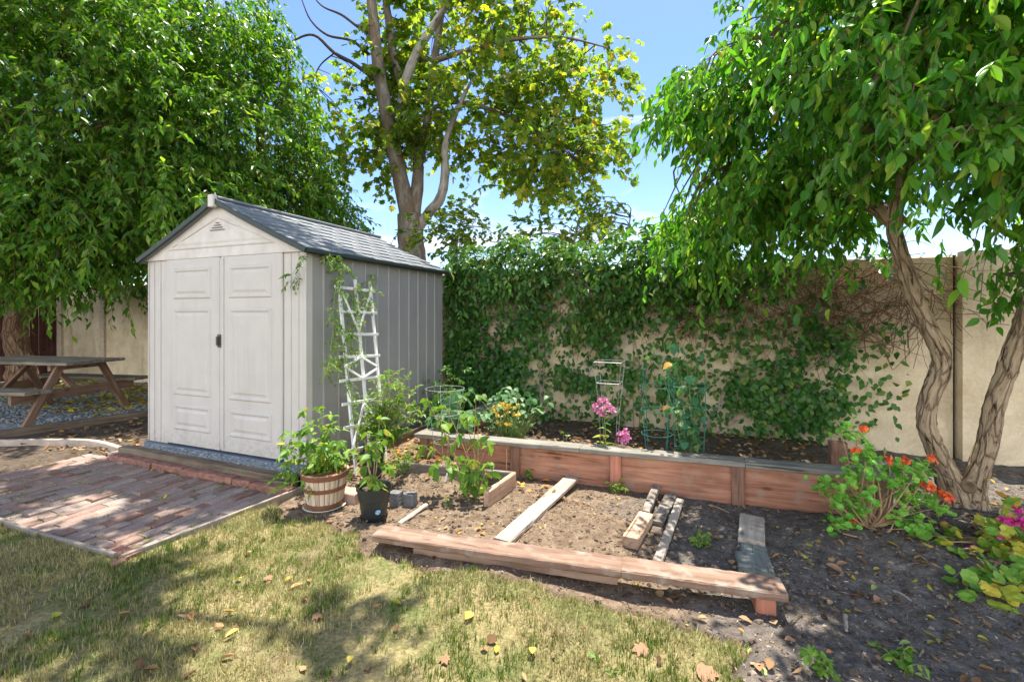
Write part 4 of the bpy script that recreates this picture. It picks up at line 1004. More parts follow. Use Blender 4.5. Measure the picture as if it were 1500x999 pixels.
for i, (zx, zy) in enumerate(cl):
    px, py = 1180+zx*.2202, 600+zy*.2202
    tp = PY(px, py, gb[1]+rng.normal(-.02, .10)); tp[2] = max(tp[2], .06)
    if i % 2 == 0:
        md = gb*.5+tp*.5+np.array([rng.normal(0, .03), rng.normal(0, .03), -.04+rng.normal(0, .02)])
        tube(ms, [gb+np.array([rng.normal(0, .02), rng.normal(0, .02), 0]), md, tp-ZV*.02], [.006, .005, .0032], 6, rough=.08, sm=4)
    for _ in range(10):
        P.append(tp+rng.normal(0, .026, 3)); q = rng.uniform(0, 6.28); Dr.append([math.cos(q), math.sin(q), -.1]); Nv.append([rng.normal(0, .3), rng.normal(-.75, .35), .8])
P, Dr, Nv = np.array(P), nrm(Dr), np.array(Nv); sz = rng.uniform(.022, .047, len(P)); put(ml, P, Dr, Nv, sz, sz*1.06, T_ROUND)
N2_ = np.cross(Dr, nrm(np.cross(Nv, Dr))); put(ml, P+Dr*(sz*.17)[:, None]+N2_*.0022, Dr, Nv, sz*.66, sz*.7, T_ROUND, 1); put(ml, P+Dr*(sz*.3)[:, None]+N2_*.0034, Dr, Nv, sz*.4, sz*.42, T_ROUND)
for zx, zy, r in ((395, 135, .022), (330, 270, .02), (555, 335, .015), (670, 340, .018), (845, 325, .022), (810, 505, .028), (855, 525, .026), (945, 580, .028), (920, 560, .02), (330, 735, .012)):
    c = PY(1180+zx*.2202, 600+zy*.2202, gb[1]-.06+rng.normal(0, .03)); mf = MB(); flowerhead(mf, c, r, 26, .026); mf.build('flower', M['orange'], ge)
    tube(ms, [c+np.array([rng.normal(0, .02), .02, -.09]), c], .0025, 4, sm=1)
ms.hasgc = False; ms.build('stems', M['tanstem'], ge); ml.build('leaves', [M['leafG'], M['leafGd']], ge)
gb = G(1478, 800); gb[2] = soil_z(gb[0], gb[1])-.01
ge = thing('geranium_bush', 'sprawling geranium with yellowing leaves and magenta flowers at the right edge', 'geranium', gb)
ms, ml, mf = MB(), MB(), MB(); P = []; Dr = []; Nv = []
cl = [(rng.uniform(430, 900), rng.uniform(280, 740)) for _ in range(62)]+[(430, 310), (490, 360), (240, 560), (215, 540), (60, 475), (70, 500), (340, 560), (370, 570), (160, 505), (265, 400), (235, 350), (240, 375), (480, 770), (530, 780), (600, 820), (640, 850), (255, 715), (270, 740), (330, 800), (390, 810), (590, 160), (620, 150), (210, 480), (280, 460), (470, 700), (500, 720)]
for i, (zx, zy) in enumerate(cl):
    px, py = 1340+zx*.22, 700+zy*.22
    Yg = min(G(px, min(py+8, 900))[1], gb[1]+.35); tp = PY(px, py, max(Yg, 2.05)) if zx < 430 or zy > 680 else PY(px, py, gb[1]-.05+rng.normal(0, .13))
    tp[2] = max(tp[2], soil_z(tp[0], tp[1])+.03)
    if i % 2 == 0:
        md = gb*.45+tp*.55+np.array([rng.normal(0, .03), rng.normal(0, .03), .0]); tube(ms, [gb+rng.normal(0, .015, 3), md, tp-ZV*.015], [.007, .006, .004], 5, rough=.08, sm=4)
    for _ in range(5 if zx > 430 else 3):
        P.append(tp+rng.normal(0, .022, 3)); q = rng.uniform(0, 6.28); Dr.append([math.cos(q), math.sin(q), -.2]); Nv.append([rng.normal(0, .4), rng.normal(-.5, .4), .9])
put(ml, np.array(P), np.array(Dr), np.array(Nv), rng.uniform(.035, .075, len(P)), rng.uniform(.038, .078, len(P)), T_ROUND)
for zx, zy, r in ((165, 670, .018), (140, 712, .018), (650, 300, .028), (715, 290, .024), (690, 215, .02), (560, 370, .024), (515, 515, .016), (600, 280, .018), (400, 460, .016), (760, 330, .03), (820, 300, .03), (640, 660, .02), (780, 520, .025)):
    px, py = 1340+zx*.22, 700+zy*.22; Yc = gb[1]-.12 if zx > 350 else min(G(px, py+6)[1], 2.6)
    c = PY(px, py, Yc); mf = MB(); flowerhead(mf, c, r, 24, .026); mf.build('flower', M['magenta'], ge)
ms.hasgc = False; ms.build('stems', M['tanstem'], ge); ml.build('leaves', M['leafP'], ge)

# vine on the shed side and trellis --------------------------------------------------
w = W(-2.98, 3.62)
vi = thing('climbing_jasmine', 'thin leaved jasmine vine climbing the trellis and the shed corner', 'vine', w)
ms, ml = MB(), MB(); O = []; Dr = []
for pts in ([(548, 690), (520, 600), (505, 520), (495, 460), (497, 400), (490, 380), (478, 372)], [(520, 600), (498, 540), (488, 480), (492, 420), (500, 385)], [(505, 540), (515, 500), (520, 450), (524, 415)], [(490, 470), (483, 520), (480, 545)], [(500, 520), (512, 480), (536, 440), (548, 400)]):
    Q = [TR(x, y, .03+rng.normal(0, .01)) for x, y in pts]; tube(ms, Q, .003, 4, sm=3)
    Qs, _ = smoothpts(Q, np.ones(len(Q)), 9)
    for q in Qs[6:]: O.append(q); Dr.append(nrm(UV*rng.normal(.4, .5)+DV*rng.normal(-.1, .9)+ZV*rng.normal(.1, .5)))
for pts in ([(470, 372), (448, 378), (436, 392), (428, 402)], [(440, 388), (432, 408), (425, 412)]):
    Q = [PN(x, y, N0-.06) if x < 452 else PA(x, y, A1+.06) for x, y in pts]; tube(ms, Q, .0018, 4, sm=3)
    for q in Q[1:]: O += [q, q]; Dr += [rng.normal(0, 1, 3), rng.normal(0, 1, 3)]
sprays(ml, ms, np.array(O), np.array(Dr), rng.uniform(.06, .15, len(O)), 9, .045, .015, T_OV4, .5, .4, .0012)
ms.hasgc = False; ms.build('stems', M['greenstem'], vi); ml.build('leaves', M['leafT'], vi, smooth=True)

# =================================================================== IVY ON THE WALL
cols = np.arange(650, 1351, 50); rows = np.arange(380, 661, 40)
DEN = np.array([   # how thickly the ivy covers the wall, columns left to right, rows top to bottom
 [.8, .8, .75, .75, .8, .9, .9, .9, .9, .8, .7, .6, .45, .3, .1],
 [.7, .68, .6, .6, .7, .9, .95, .9, .75, .6, .6, .55, .45, .35, .1],
 [.75, .75, .68, .58, .55, .62, .75, .7, .6, .55, .6, .6, .45, .3, .05],
 [.8, .85, .75, .55, .45, .6, .6, .6, .6, .7, .85, .85, .6, .3, .08],
 [.75, .92, .85, .5, .42, .62, .62, .6, .65, .85, .95, .9, .6, .3, .03],
 [.75, 1, .95, .45, .5, .7, .6, .55, .7, .95, .98, .9, .6, .15, 0],
 [.6, .95, .9, .6, .7, .7, .6, .5, .6, .9, .95, .85, .35, .03, 0],
 [.4, .7, .7, .6, .5, .5, .35, .25, .2, .3, .35, .35, .1, 0, 0]])
def dens(px, py):
    x = np.clip((px-650)/50, 0, 13.999); y = np.clip((py-380)/40, 0, 6.999); i = x.astype(int); j = y.astype(int); fx, fy = x-i, y-j
    return (DEN[j, i]*(1-fx)+DEN[j, i+1]*fx)*(1-fy)+(DEN[j+1, i]*(1-fx)+DEN[j+1, i+1]*fx)*fy
iv = thing('climbing_ivy', 'dense green ivy with dry brown stems covering the concrete garden wall', 'ivy', W(-1, 5.7, .2))
def wallpts(k, z0, z1, a0=-3.25, a1=1.95):
    a = rng.uniform(a0, a1, k); z = rng.uniform(z0, z1, k); n = np.full(k, 5.74); P = np.column_stack([a*UX+n*DX, a*UY+n*DY, z]); px, py = project(P); return a, z, px, py
# small creeping leaves
a, z, px, py = wallpts(38000, .0, 2.0)
d = dens(px, py)*np.where(px < 800, 1.12, .86); blob = fbm(a, z, .24, 4, 1); m = (rng.random(len(a)) < d*np.clip((.33+d*.36-blob)*5, .16, 1)) & ~((py < 470) & (px > 1040) & (rng.random(len(a)) < .72)) & (py < 666)
a, z = a[m], z[m]; k = len(a); dep = .02+.16*rng.random(k)*np.clip(1.3-blob[m]*1.2, .2, 1)
P = np.array([W(*q) for q in zip(a, 5.76-dep, z)])
put(mb2 := MB(), P, rng.normal(0, .6, (k, 3))-ZV*.8-DV*.3, -DV+ZV*.5+rng.normal(0, .45, (k, 3)), rng.uniform(.05, .095, k), rng.uniform(.035, .065, k), T_OV4)
mb2.build('small_leaves', M['leafI'], iv, smooth=True)
# broad hanging leaves at the top
ml, ms = MB(), MB()
a, z, px, py = wallpts(820, 1.3, 2.05); m = (rng.random(len(a)) < dens(px, py)*np.where(px < 1080, 1, .33)) & (fbm(a, z, .3, 3, 5) > .46-.2*(z > 1.75)); a, z = a[m], z[m]
O = np.array([W(*q) for q in zip(a, 5.72-rng.random(len(a))*.12, z)]); Dr = -DV*.7+UV*rng.normal(0, .6, (len(a), 1))+ZV*rng.normal(.0, .5, (len(a), 1))
sprays(ml, ms, O, Dr, rng.uniform(.14, .32, len(a)), 8, .105, .05, T_OV, .7, .55, .003, .8)
# bushy top above the wall
k = 600; a = rng.uniform(-3.3, 1.3, k); n = rng.uniform(5.6, 6.3, k); top = 1.95+.95*fbm(a, a*0, .38, 3, 2)**1.4+.10*np.exp(-((a+2.3)/.5)**2)+.6*np.clip((a+.1)/.9, 0, 1)
z = rng.uniform(1.92, 2.0, k)+(top-1.95)*rng.random(k); O = np.array([W(*q) for q in zip(a, n, z)])
sprays(ml, ms, O, np.column_stack([rng.normal(0, .6, (k, 2)), rng.uniform(-.1, 1.5, k)])-DV*.2, rng.uniform(.14, .42, k), 9, .10, .046, T_OV, .5, .4, .003, .8)
# hanging sprays at the right of the trunk
ms.build('vine_twigs', M['twig'], iv); ml.build('broad_leaves', M['leafV'], iv, smooth=True)
ms = MB()
for _ in range(800):       # dry brown tangle
    a = rng.uniform(-3.2, 2.2) if rng.random() < .5 else rng.uniform(-.1, 2.25); z = rng.uniform(1.3, 2.02); q = [W(a, 5.74-rng.uniform(.0, .1), z)]
    dr = np.array([rng.normal(0, .6), 0, -abs(rng.normal(.4, .5))])
    for _k in range(3):
        dr = dr+np.array([rng.normal(0, .4), 0, rng.normal(-.1, .3)]); a += dr[0]*.13; z = min(z+dr[2]*.13, 2.0); q.append(W(a, 5.75-rng.uniform(0, .12), z))
    tube(ms, q, rng.uniform(.0015, .0042), 3, sm=2)
for _ in range(26):        # twigs reaching right past the trunk
    z = rng.uniform(1.05, 1.8); a = rng.uniform(1.1, 1.6); q = [W(a, 5.73, z)]
    for _k in range(4): a += rng.uniform(.05, .2); z += rng.normal(.02 if z > 1.3 else -.03, .07); q.append(W(a, 5.74-rng.uniform(0, .06), z))
    tube(ms, q, [.006, .005, .004, .003, .0015], 4, sm=3)
ms.hasgc = False; ms.build('dry_stems', M['dryvine'], iv)
ms = MB()
for pts, r in (([(795, 655), (792, 600), (790, 520), (785, 440)], .012), ([(800, 552), (840, 545), (868, 510), (890, 450), (895, 410)], .012), ([(790, 640), (830, 590), (856, 560), (870, 530)], .008), ([(775, 600), (770, 570), (758, 562), (748, 575)], .012), ([(752, 380), (756, 440), (754, 500)], .01), ([(706, 400), (704, 470), (708, 520)], .014), ([(1020, 650), (1050, 600), (1075, 540), (1090, 470)], .012), ([(1040, 640), (1110, 600), (1150, 590)], .007), ([(1060, 620), (1120, 585), (1170, 575)], .006), ([(1330, 425), (1250, 470), (1190, 500), (1120, 560)], .008), ([(1345, 495), (1290, 505), (1220, 520), (1160, 560)], .006), ([(920, 440), (930, 500), (940, 560), (935, 640)], .007), ([(800, 655), (796, 560), (805, 470)], .009)):
    tube(ms, [PN(x, y, 5.70) for x, y in pts], r, 6, rough=.08, sm=4)
ms.hasgc = False; ms.build('main_stems', M['vinestem'], iv)

# =================================================================== TREES
def foliage(o, ells, count, per, rad, ln, nl, L, Wd, t, leaf, twig, keep=None, lo=.45, droop=.4, hang=.6, limbs=None, flat=.7, tr=.004, smooth=False, up=.9, jit=.6, maxbr=1.7):
    C, B = clumps(ells, count, lo, keep); k = len(C)
    ml, ms = MB(), MB()
    O = np.repeat(C, per, 0)+rball(k*per)*rad*np.array([1, 1, flat]); Dr = np.repeat(B, per, 0)*.8+rng.normal(0, jit, (k*per, 3))
    has = np.full(k, per)
    if keep is not None: m = keep(O); has = m.reshape(k, per).sum(1); O, Dr = O[m], Dr[m]
    sprays(ml, ms, O, Dr, rng.uniform(.6, 1.2, len(O))*ln, nl, L, Wd, t, droop, hang, tr, .85, 0, up)
    if limbs is not None:          # branchlets from the limbs out to each clump
        LP = np.concatenate(limbs)
        for c in C[has > per*.4]:
            dd = np.linalg.norm(LP-c, axis=1); j = np.argmin(dd)
            if dd[j] < maxbr:
                p = LP[j]; md = (p+c)/2+np.array([rng.normal(0, .12), rng.normal(0, .12), .10*dd[j]]); tube(ms, [p, md, c], [.008+.006*dd[j], .006+.003*dd[j], .004], 4, sm=3)
    ms.hasgc = False
    ms.build('branchlets', M[twig], o); ml.build('crown', M[leaf], o, smooth=smooth)
def limbtube(o, name, pts, rad, mat, k=10, rough=.05, sm=5):
    mb = MB(); tube(mb, pts, rad, k, 0, rough, sm); mb.build(name, mat, o, smooth=True)
    return smoothpts(pts, np.ones(len(pts)), 4)[0]
# --- left tree
tb = PY(34, 0, 8.9); tb[2] = 0
lt = thing('evergreen_tree', 'big dense evergreen tree with shaggy trunk behind the picnic table', 'tree', tb)
def LTp(px, py, Y=8.9): return PY(px, py, Y)
L1 = limbtube(lt, 'trunk', [tb-ZV*.1, LTp(34, 570), LTp(30, 530), LTp(22, 490), LTp(28, 450), LTp(40, 410), LTp(52, 360)], [.36, .27, .19, .18, .175, .165, .15], M['barkleft'], 14, .06)
top = LTp(52, 360); limbs = [L1]
for e in ((-10.2, 8.2, 4.2), (-8.4, 7.4, 5.4), (-6.6, 7.6, 4.6), (-7.0, 8.9, 6.0)):
    limbs.append(limbtube(lt, 'limb', [top-ZV*.2, top*.55+np.array(e)*.45+ZV*.4, e], [.15, .1, .04], M['barkleft'], 8))
limbs.append(limbtube(lt, 'limb', [(-7.6, 7.8, 5.6), (-5.6, 6.6, 7.4), (-3.4, 5.0, 7.0), (-2.0, 4.2, 6.6), (-.4, 3.9, 6.3)], [.1, .09, .07, .05, .02], M['barkleft'], 8))  # unseen overhead limb, added to carry the shading boughs
def keepL(P):
    x, y = project(P)
    bot = np.interp(x, [-200, 0, 60, 100, 130, 175, 210, 230, 300, 400, 500], [430, 440, 440, 430, 425, 452, 440, 385, 380, 380, 380])
    right = np.interp(y, [-300, -130, -70, 0, 60, 110, 160, 220, 280, 330, 370, 400], [760, 740, 390, 398, 415, 440, 462, 480, 500, 525, 545, 500])
    a, n = toan(P[:, 0], P[:, 1])
    inshed = (a > -5.6) & (a < -2.9) & (n < 5.7) & (P[:, 2] < 2.9)
    return (y < bot-26+rng.normal(0, 8, len(x))) & (x < right+rng.normal(0, 9, len(x))) & ~inshed & (P[:, 2] > .9) & (P[:, 2] < 8.6)
foliage(lt, [((-7.4, 7.6, 4.6), (3.2, 2.1, 3.2), 3.0), ((-6.4, 7.2, 3.0), (2.4, 1.2, 1.4), 1.5), ((-8.2, 7.2, 2.6), (1.7, 1.3, 1.2), 1.3), ((-5.2, 8.3, 4.2), (1.8, 1.4, 2.6), 1.5), ((-9.0, 8.6, 6.4), (2.4, 1.4, 1.9), 1.2), ((-6.2, 8.6, 6.8), (2.2, 1.2, 1.3), .9), ((-9.5, 9.6, 6.0), (3.0, 1.0, 2.6), 1.1), ((-6.8, 6.9, 4.4), (2.8, .8, 2.6), 2.2)],
        600, 16, .56, .48, 12, .145, .06, T_SIMPLE, 'leafL', 'twig', keepL, .5, .55, .7, limbs)
foliage(lt, [((-3.2, 4.8, 6.3), (1.7, 1.1, .4), 1.0), ((-2.6, 3.9, 6.3), (1.5, .6, .4), .75), ((-.6, 3.9, 6.2), (1.2, .5, .35), .32), ((-4.7, 4.3, 6.4), (.9, 1.0, .4), .35), ((-2.7, 5.4, 6.4), (1.7, .7, .4), 1.2)],
        62, 24, .27, .30, 11, .13, .055, T_SIMPLE, 'leafL', 'twig', keepL, .0, .45, .6, limbs)  # added boughs above the frame, shaped to dapple patio and lawn
# --- second evergreen behind the shed
tb = PY(420, 0, 10.2); tb[2] = 0
et = thing('evergreen_tree', 'dark evergreen tree rising directly behind the shed roof', 'tree', tb)
L1 = limbtube(et, 'trunk', [tb-ZV*.1, tb+np.array([-.2, .1, 2]), tb+np.array([-.5, 0, 4.2]), tb+np.array([-.6, 0, 6])], [.24, .2, .15, .06], M['barkleft'])
foliage(et, [((-4.6, 10.0, 4.6), (2.0, 1.5, 3.4), 1.0), ((-3.9, 9.6, 3.0), (1.4, 1.2, 1.6), .6)], 130, 14, .5, .5, 11, .135, .055, T_SIMPLE, 'leafL', 'twig', keepL, .4, .5, .6, [L1])
# --- sycamore behind the wall
tb = PY(604, 0, 9.6); tb[2] = 0
sy = thing('sycamore_tree', 'tall forked sycamore with yellowing leaves behind the wall right of the shed', 'tree', tb)
def SP(l, dY=0): return [PY(x, y, 9.6+dY*i/(len(l)-1)) for i, (x, y) in enumerate(l)]
limbs = [limbtube(sy, 'trunk', [tb-ZV*.1]+SP([(604, 400), (602, 360), (601, 315)]), [.34, .29, .27, .26], M['barksyc'], 16, .03)]
for l, r, dY, mt in (
    ([(600, 322), (590, 275), (577, 220), (566, 165), (556, 110), (549, 50), (540, -30), (520, -140)], [.22, .19, .17, .16, .14, .13, .1, .05], -.4, 'barksyc'),
    ([(604, 330), (611, 280), (612, 235), (600, 180), (590, 130), (578, 90), (571, 40), (562, -40), (575, -150)], [.16, .15, .13, .12, .11, .10, .1, .07, .04], .3, 'barksyc'),
    ([(611, 250), (624, 190), (632, 130), (640, 65), (650, 0), (668, -90)], [.12, .1, .1, .09, .08, .04], .6, 'barksyc'),
    ([(586, 165), (594, 120), (612, 75), (634, 40), (655, 5), (690, -60)], [.11, .12, .1, .09, .07, .04], -.5, 'barkgrey'),
    ([(612, 335), (626, 315), (645, 290), (652, 255), (652, 215), (668, 165), (690, 120)], [.13, .12, .12, .1, .08, .06, .03], -.6, 'barkgrey'),
    ([(612, 85), (640, 88), (680, 75), (740, 60), (820, 55), (890, 70)], [.07, .07, .055, .045, .03, .015], -.7, 'barksyc'),
    ([(628, 160), (670, 150), (730, 165), (800, 200), (850, 240)], [.06, .055, .045, .03, .015], -.3, 'barksyc'),
    ([(560, 125), (520, 95), (490, 78), (460, 52), (430, 60), (405, 78)], [.05, .045, .04, .03, .02, .012], -.5, 'barkdark'),
    ([(540, 80), (515, 60), (480, 52), (455, 30), (440, -5)], [.04, .032, .028, .02, .012], -.2, 'barkdark'),
    ([(560, 60), (525, 40), (500, 22), (470, 8), (450, -20)], [.05, .04, .03, .02, .015], .3, 'barkdark'),
    ([(490, 78), (470, 95), (455, 120), (445, 112)], [.02, .018, .012, .008], .2, 'barkdark')):
    limbs.append(limbtube(sy, 'limb', SP(l, dY), [q*.86 for q in r], M[mt], 10 if r[0] > .08 else 6))
def keepS(P):
    x, y = project(P)
    low = np.interp(x, [440, 470, 500, 540, 570, 600, 630, 650, 700, 740, 770, 800, 850, 880, 910, 930, 950], [150, 200, 255, 290, 280, 225, 235, 250, 262, 280, 285, 322, 320, 270, 245, 165, 60])
    right = np.interp(y, [-400, 0, 50, 100, 160, 240, 300], [960, 952, 942, 925, 912, 915, 880])
    skyl = (x < 545) & (y < 100) & (y > -60) & (rng.random(len(x)) < .45)
    hole = ((np.hypot((x-500)/45, (y-130)/45) < 1) | (np.hypot((x-470)/30, (y-200)/40) < .8)) & (rng.random(len(x)) < .4)
    return (y < low-16+rng.normal(0, 8, len(x))) & (x < right) & ~skyl & ~hole & ((x > 440) | (y < -60)) & (P[:, 2] > 2.2)
foliage(sy, [((-.3, 10.2, 6.3), (3.3, 1.9, 2.9), 3.0), ((-2.9, 10.4, 5.3), (1.5, 1.0, 2.4), 2.0), ((1.0, 9.6, 4.5), (1.7, 1.5, 1.7), 1.0), ((-1.2, 9.4, 9.0), (2.6, 1.4, 1.0), .3)],
        255, 8, .52, .50, 8, .145, .145, T_LOBE, 'leafS', 'barkdark', keepS, .25, .35, .7, limbs, .8)
# --- saplings beyond the wall
for px, lb, ell, cnt in ((840, 'thin young tree with yellow leaves above the middle of the wall', [((.7, 8.0, 2.9), (.75, .6, .42), 1)], 14), (668, 'young yellow green tree above the wall next to the sycamore trunk', [((-.95, 8.0, 2.85), (.75, .6, .38), 1)], 13), (915, 'slim sapling with sparse yellow leaves above the wall near the right tree', [((1.75, 8.2, 3.15), (.42, .5, .5), 1)], 10)):
    b = PY(px, 0, 8.2); b[2] = 0
    o = thing('young_tree', lb, 'tree', b)
    l1 = limbtube(o, 'trunk', [b-ZV*.1, b+np.array([.05, 0, 1.4]), b+np.array([0, 0, 2.5]), b+np.array([.1, 0, 3.1])], [.05, .045, .03, .012], M['barkgrey'], 6)
    foliage(o, ell, cnt, 9, .28, .32, 8, .09, .075, T_LOBE, 'leafS', 'barkdark', None, .2, .3, .5, [l1])
# --- right tree: two trunks from one foot
tb = G(1408, 737); tb[2] = soil_z(tb[0], tb[1])-.05
rt = thing('twin_trunk_tree', 'leaning twin trunk tree with glossy drooping leaves against the wall', 'tree', tb)
Yt = tb[1]
RP = lambda l, Y0=Yt, Y1=Yt: [PY(x, y, Y0+(Y1-Y0)*i/(len(l)-1)) for i, (x, y) in enumerate(l)]
limbs = []
limbs.append(limbtube(rt, 'trunk', [tb-ZV*.06-UV*.03]+RP([(1398, 722), (1385, 690), (1369, 655), (1357, 620), (1362, 580), (1377, 545), (1377, 515), (1354, 468), (1334, 420), (1318, 370), (1310, 325), (1322, 270), (1345, 205), (1375, 140), (1420, 60)], Yt, Yt-.35),
    [.15, .10, .072, .059, .057, .058, .062, .056, .053, .051, .048, .045, .043, .04, .035, .03], M['barkright'], 18, .05, 6))
limbs.append(limbtube(rt, 'trunk', [tb-ZV*.06+UV*.03]+RP([(1420, 720), (1430, 695), (1447, 650), (1455, 600), (1472, 550), (1490, 500), (1512, 440), (1545, 360), (1580, 260)], Yt-.02, Yt-.5),
    [.14, .10, .068, .06, .057, .056, .055, .051, .046, .04], M['barkright'], 18, .05, 6))
mb = MB(); kc = PY(1419, 712, Yt-.11); lathe(mb, np.zeros(3), [(0, -.012), (.018, -.006), (.028, .008), (.042, .010), (.052, -.004), (.055, -.03)], 18); V_ = mb.V[0]; mb.V[0] = kc+V_[:, :1]*UV+V_[:, 1:2]*ZV-V_[:, 2:3]*DV; mb.GC = [mb.V[0]*1.0]; mb.build('knot', M['barkright'], rt, smooth=True)
for l, r, Y1 in (([(1312, 325), (1260, 290), (1190, 270), (1110, 240), (1030, 190)], [.06, .05, .04, .03, .015], Yt+.7), ([(1340, 215), (1400, 190), (1470, 165), (1560, 120)], [.06, .05, .04, .03], 2.4), ([(1330, 250), (1280, 200), (1230, 130), (1180, 40)], [.06, .045, .035, .02], Yt-.2), ([(1345, 200), (1330, 120), (1300, 20), (1270, -80)], [.05, .04, .03, .02], 2.7)):
    limbs.append(limbtube(rt, 'limb', RP(l, Yt-.25, Y1), r, M['barkright'], 8))
def keepR(P):
    x, y = project(P)
    left = np.interp(y, [-200, 0, 40, 75, 110, 150, 180, 215, 245, 260, 290, 340, 380, 420], [1075, 1072, 1050, 1020, 985, 948, 980, 1025, 1055, 1035, 990, 930, 1000, 1120])
    bot = np.interp(x, [900, 940, 1000, 1080, 1150, 1200, 1230, 1260, 1300, 1340, 1380, 1420, 1460, 1500, 1600], [395, 400, 412, 418, 425, 430, 400, 360, 320, 385, 415, 420, 400, 440, 470])
    hole = (inpoly([(1325, 215), (1375, 210), (1420, 225), (1455, 290), (1450, 345), (1400, 345), (1330, 300), (1290, 345), (1245, 370), (1230, 345), (1290, 320)], x, y)) & (rng.random(len(x)) < .93)
    tr = (np.abs(x-np.interp(y, [250, 330, 420], [1325, 1310, 1335])) < 26) & (y > 265) & (P[:, 1] < Yt+.1)
    return (x > left+18+rng.normal(0, 12, len(x))) & (y < bot-42+rng.normal(0, 12, len(x))) & ~hole & ~tr & (P[:, 1] > 1.35) & (np.linalg.norm(P-np.array([0, 0, 1.4]), axis=1) > 1.9)
foliage(rt, [((2.7, 3.6, 3.2), (1.5, 1.1, 1.1), 2.2), ((2.0, 4.2, 2.9), (1.1, .9, .85), 1.5), ((2.9, 2.6, 2.9), (1.1, .8, .85), 2.0), ((2.0, 3.2, 3.5), (.9, .9, .7), 1.0), ((2.6, 2.3, 2.3), (.6, .5, .35), .5), ((3.5, 3.9, 2.5), (.9, .9, .7), .9), ((1.7, 4.5, 2.5), (.8, .7, .5), 1.3), ((2.55, 3.5, 2.1), (.45, .35, .32), .5), ((3.9, 3.3, 2.1), (.5, .6, .5), .45)],
        290, 13, .36, .34, 11, .10, .042, (T_OV, T_OVB, T_OVC), 'leafR', 'twig', keepR, .25, .6, .95, limbs, .7, .003, True, 1.0)
ml, ms = MB(), MB()        # the spray hanging in front of the wall at the right
O = []; Dr = []
for px, py in ((1440, 400), (1452, 405), (1465, 400), (1480, 405), (1492, 395), (1470, 385)):
    O.append(PY(px, py, 3.1)); Dr.append([rng.normal(-.15, .3), rng.normal(0, .3), -1])
sprays(ml, ms, np.array(O), np.array(Dr), .3, 7, .095, .05, T_OV, .1, .6, .003)
ms.build('hanging_twigs', M['twig'], rt); ml.build('hanging_spray', M['leafR'], rt, smooth=True)

# =================================================================== LITTER
def litter(name, mat, groups, tm=(T_CURL, T_CURL2)):
    mb = MB()
    for P, L0, L1 in groups:
        k = len(P); h = rng.random(k) < .5
        for msk, t in ((h, tm[0]), (~h, tm[1])):
            Q = P[msk]; kk = len(Q)
            if kk: put(mb, Q+ZV*.006, np.column_stack([rng.normal(0, 1, (kk, 2)), rng.normal(0, .10, kk)]), np.column_stack([rng.normal(0, .22, (kk, 2)), np.ones(kk)]), rng.uniform(L0, L1, kk), rng.uniform(.4, .75, kk)*rng.uniform(L0, L1, kk), t)
    tag(mb.build(name, mat, smooth=True), kind='stuff')
ps = lambda x, y: .235+.0*x
litter('leaf_litter', M['litter'], [
    (scatter(-2.4, 1.1, 3.95, 5.7, 1100, lambda x, y: .056+.05*(fbm(x, y, .4, 4, 3)-.5)), .03, .065),
    (scatter(-2.6, 3.2, 1.6, 3.75, 330, soil_z, insoil), .02, .06), (scatter(.5, 2.6, 2.2, 3.4, 120, soil_z, insoil), .02, .06),
    (scatter(1.2, 3.2, 3.6, 5.6, 220, soil_z, insoil), .025, .06), (scatter(-3.0, -2.45, 3.0, 5.0, 420, soil_z), .04, .09),
    (scatter(-2.5, -1.5, 3.5, 3.75, 70, soil_z), .04, .09), (scatter(-1.7, -.9, 3.3, 3.72, 40, soil_z), .04, .09),
    (scatter(-2.9, .4, .9, 2.3, 90, .012), .03, .07), (scatter(-7.1, -5.4, 2.6, 4.6, 260, lambda x, y: soil_z(x, y)+.0), .03, .09)])
litter('yellow_leaf_litter', M['litterY'], [
    (scatter(-11.5, -7.0, 3.6, 5.6, 900, .05, lambda a, n: a < -7.5+.25*(n-2.74)), .05, .12), (scatter(-12, -6.9, 4.4, 5.7, 500, .055), .05, .12),
    (scatter(-1.2, 3.0, 1.9, 3.75, 60, soil_z, insoil), .02, .042), (scatter(.4, 1.2, 2.5, 3.5, 26, soil_z, insoil), .03, .055), (scatter(-2.8, .2, 1.0, 2.2, 22, .012), .03, .055), (scatter(-5.5, -3, 1.7, 2.7, 16, .008), .03, .05)])
def fallen(px, py, L, mat, label, group, t=T_CURL, wd=.55, zz=None):
    P = G(px, py); P[2] = soil_z(P[0], P[1]) if zz is None else zz
    mb = MB(); q = rng.uniform(0, 6.28)
    put(mb, P[None]+ZV*.006, [[math.cos(q), math.sin(q), 0]], [[rng.normal(0, .15), rng.normal(-.2, .1), 1]], L, L*wd, t)
    tag(mb.build('fallen_leaf', M[mat], smooth=True), label, 'leaf', group)
for px, py, L in ((516, 968, .05), (692, 904, .075), (330, 940, .05), (780, 955, .055)):
    fallen(px, py, L, 'lyellow', 'yellow fallen leaf lying on the lawn', 'yellow leaves on the lawn', zz=.016)
for px, py, L in ((740, 893, .07), (950, 958, .075), (650, 968, .05), (1020, 990, .09), (390, 850, .05), (470, 905, .05)):
    fallen(px, py, L, 'lbrown', 'brown fallen leaf lying on the dry lawn', 'brown leaves on the lawn', T_LOBE, .9, .018)
for px, py, L in ((1236, 850, .085), (1292, 882, .08), (1112, 975, .065), (1225, 838, .06), (1165, 940, .05)):
    fallen(px, py, L, 'lbrown', 'large curled brown leaf on the dark soil', 'curled brown leaves on the dark soil', T_CURL, .6)
for px, py, L in ((1283, 866, .05), (1333, 942, .05), (1340, 988, .05), (1097, 940, .055), (1117, 980, .05), (1078, 717, .05)):
    fallen(px, py, L, 'lgreen', 'pale yellow green leaf on the dark soil', 'pale leaves on the dark soil', T_OV, .5)
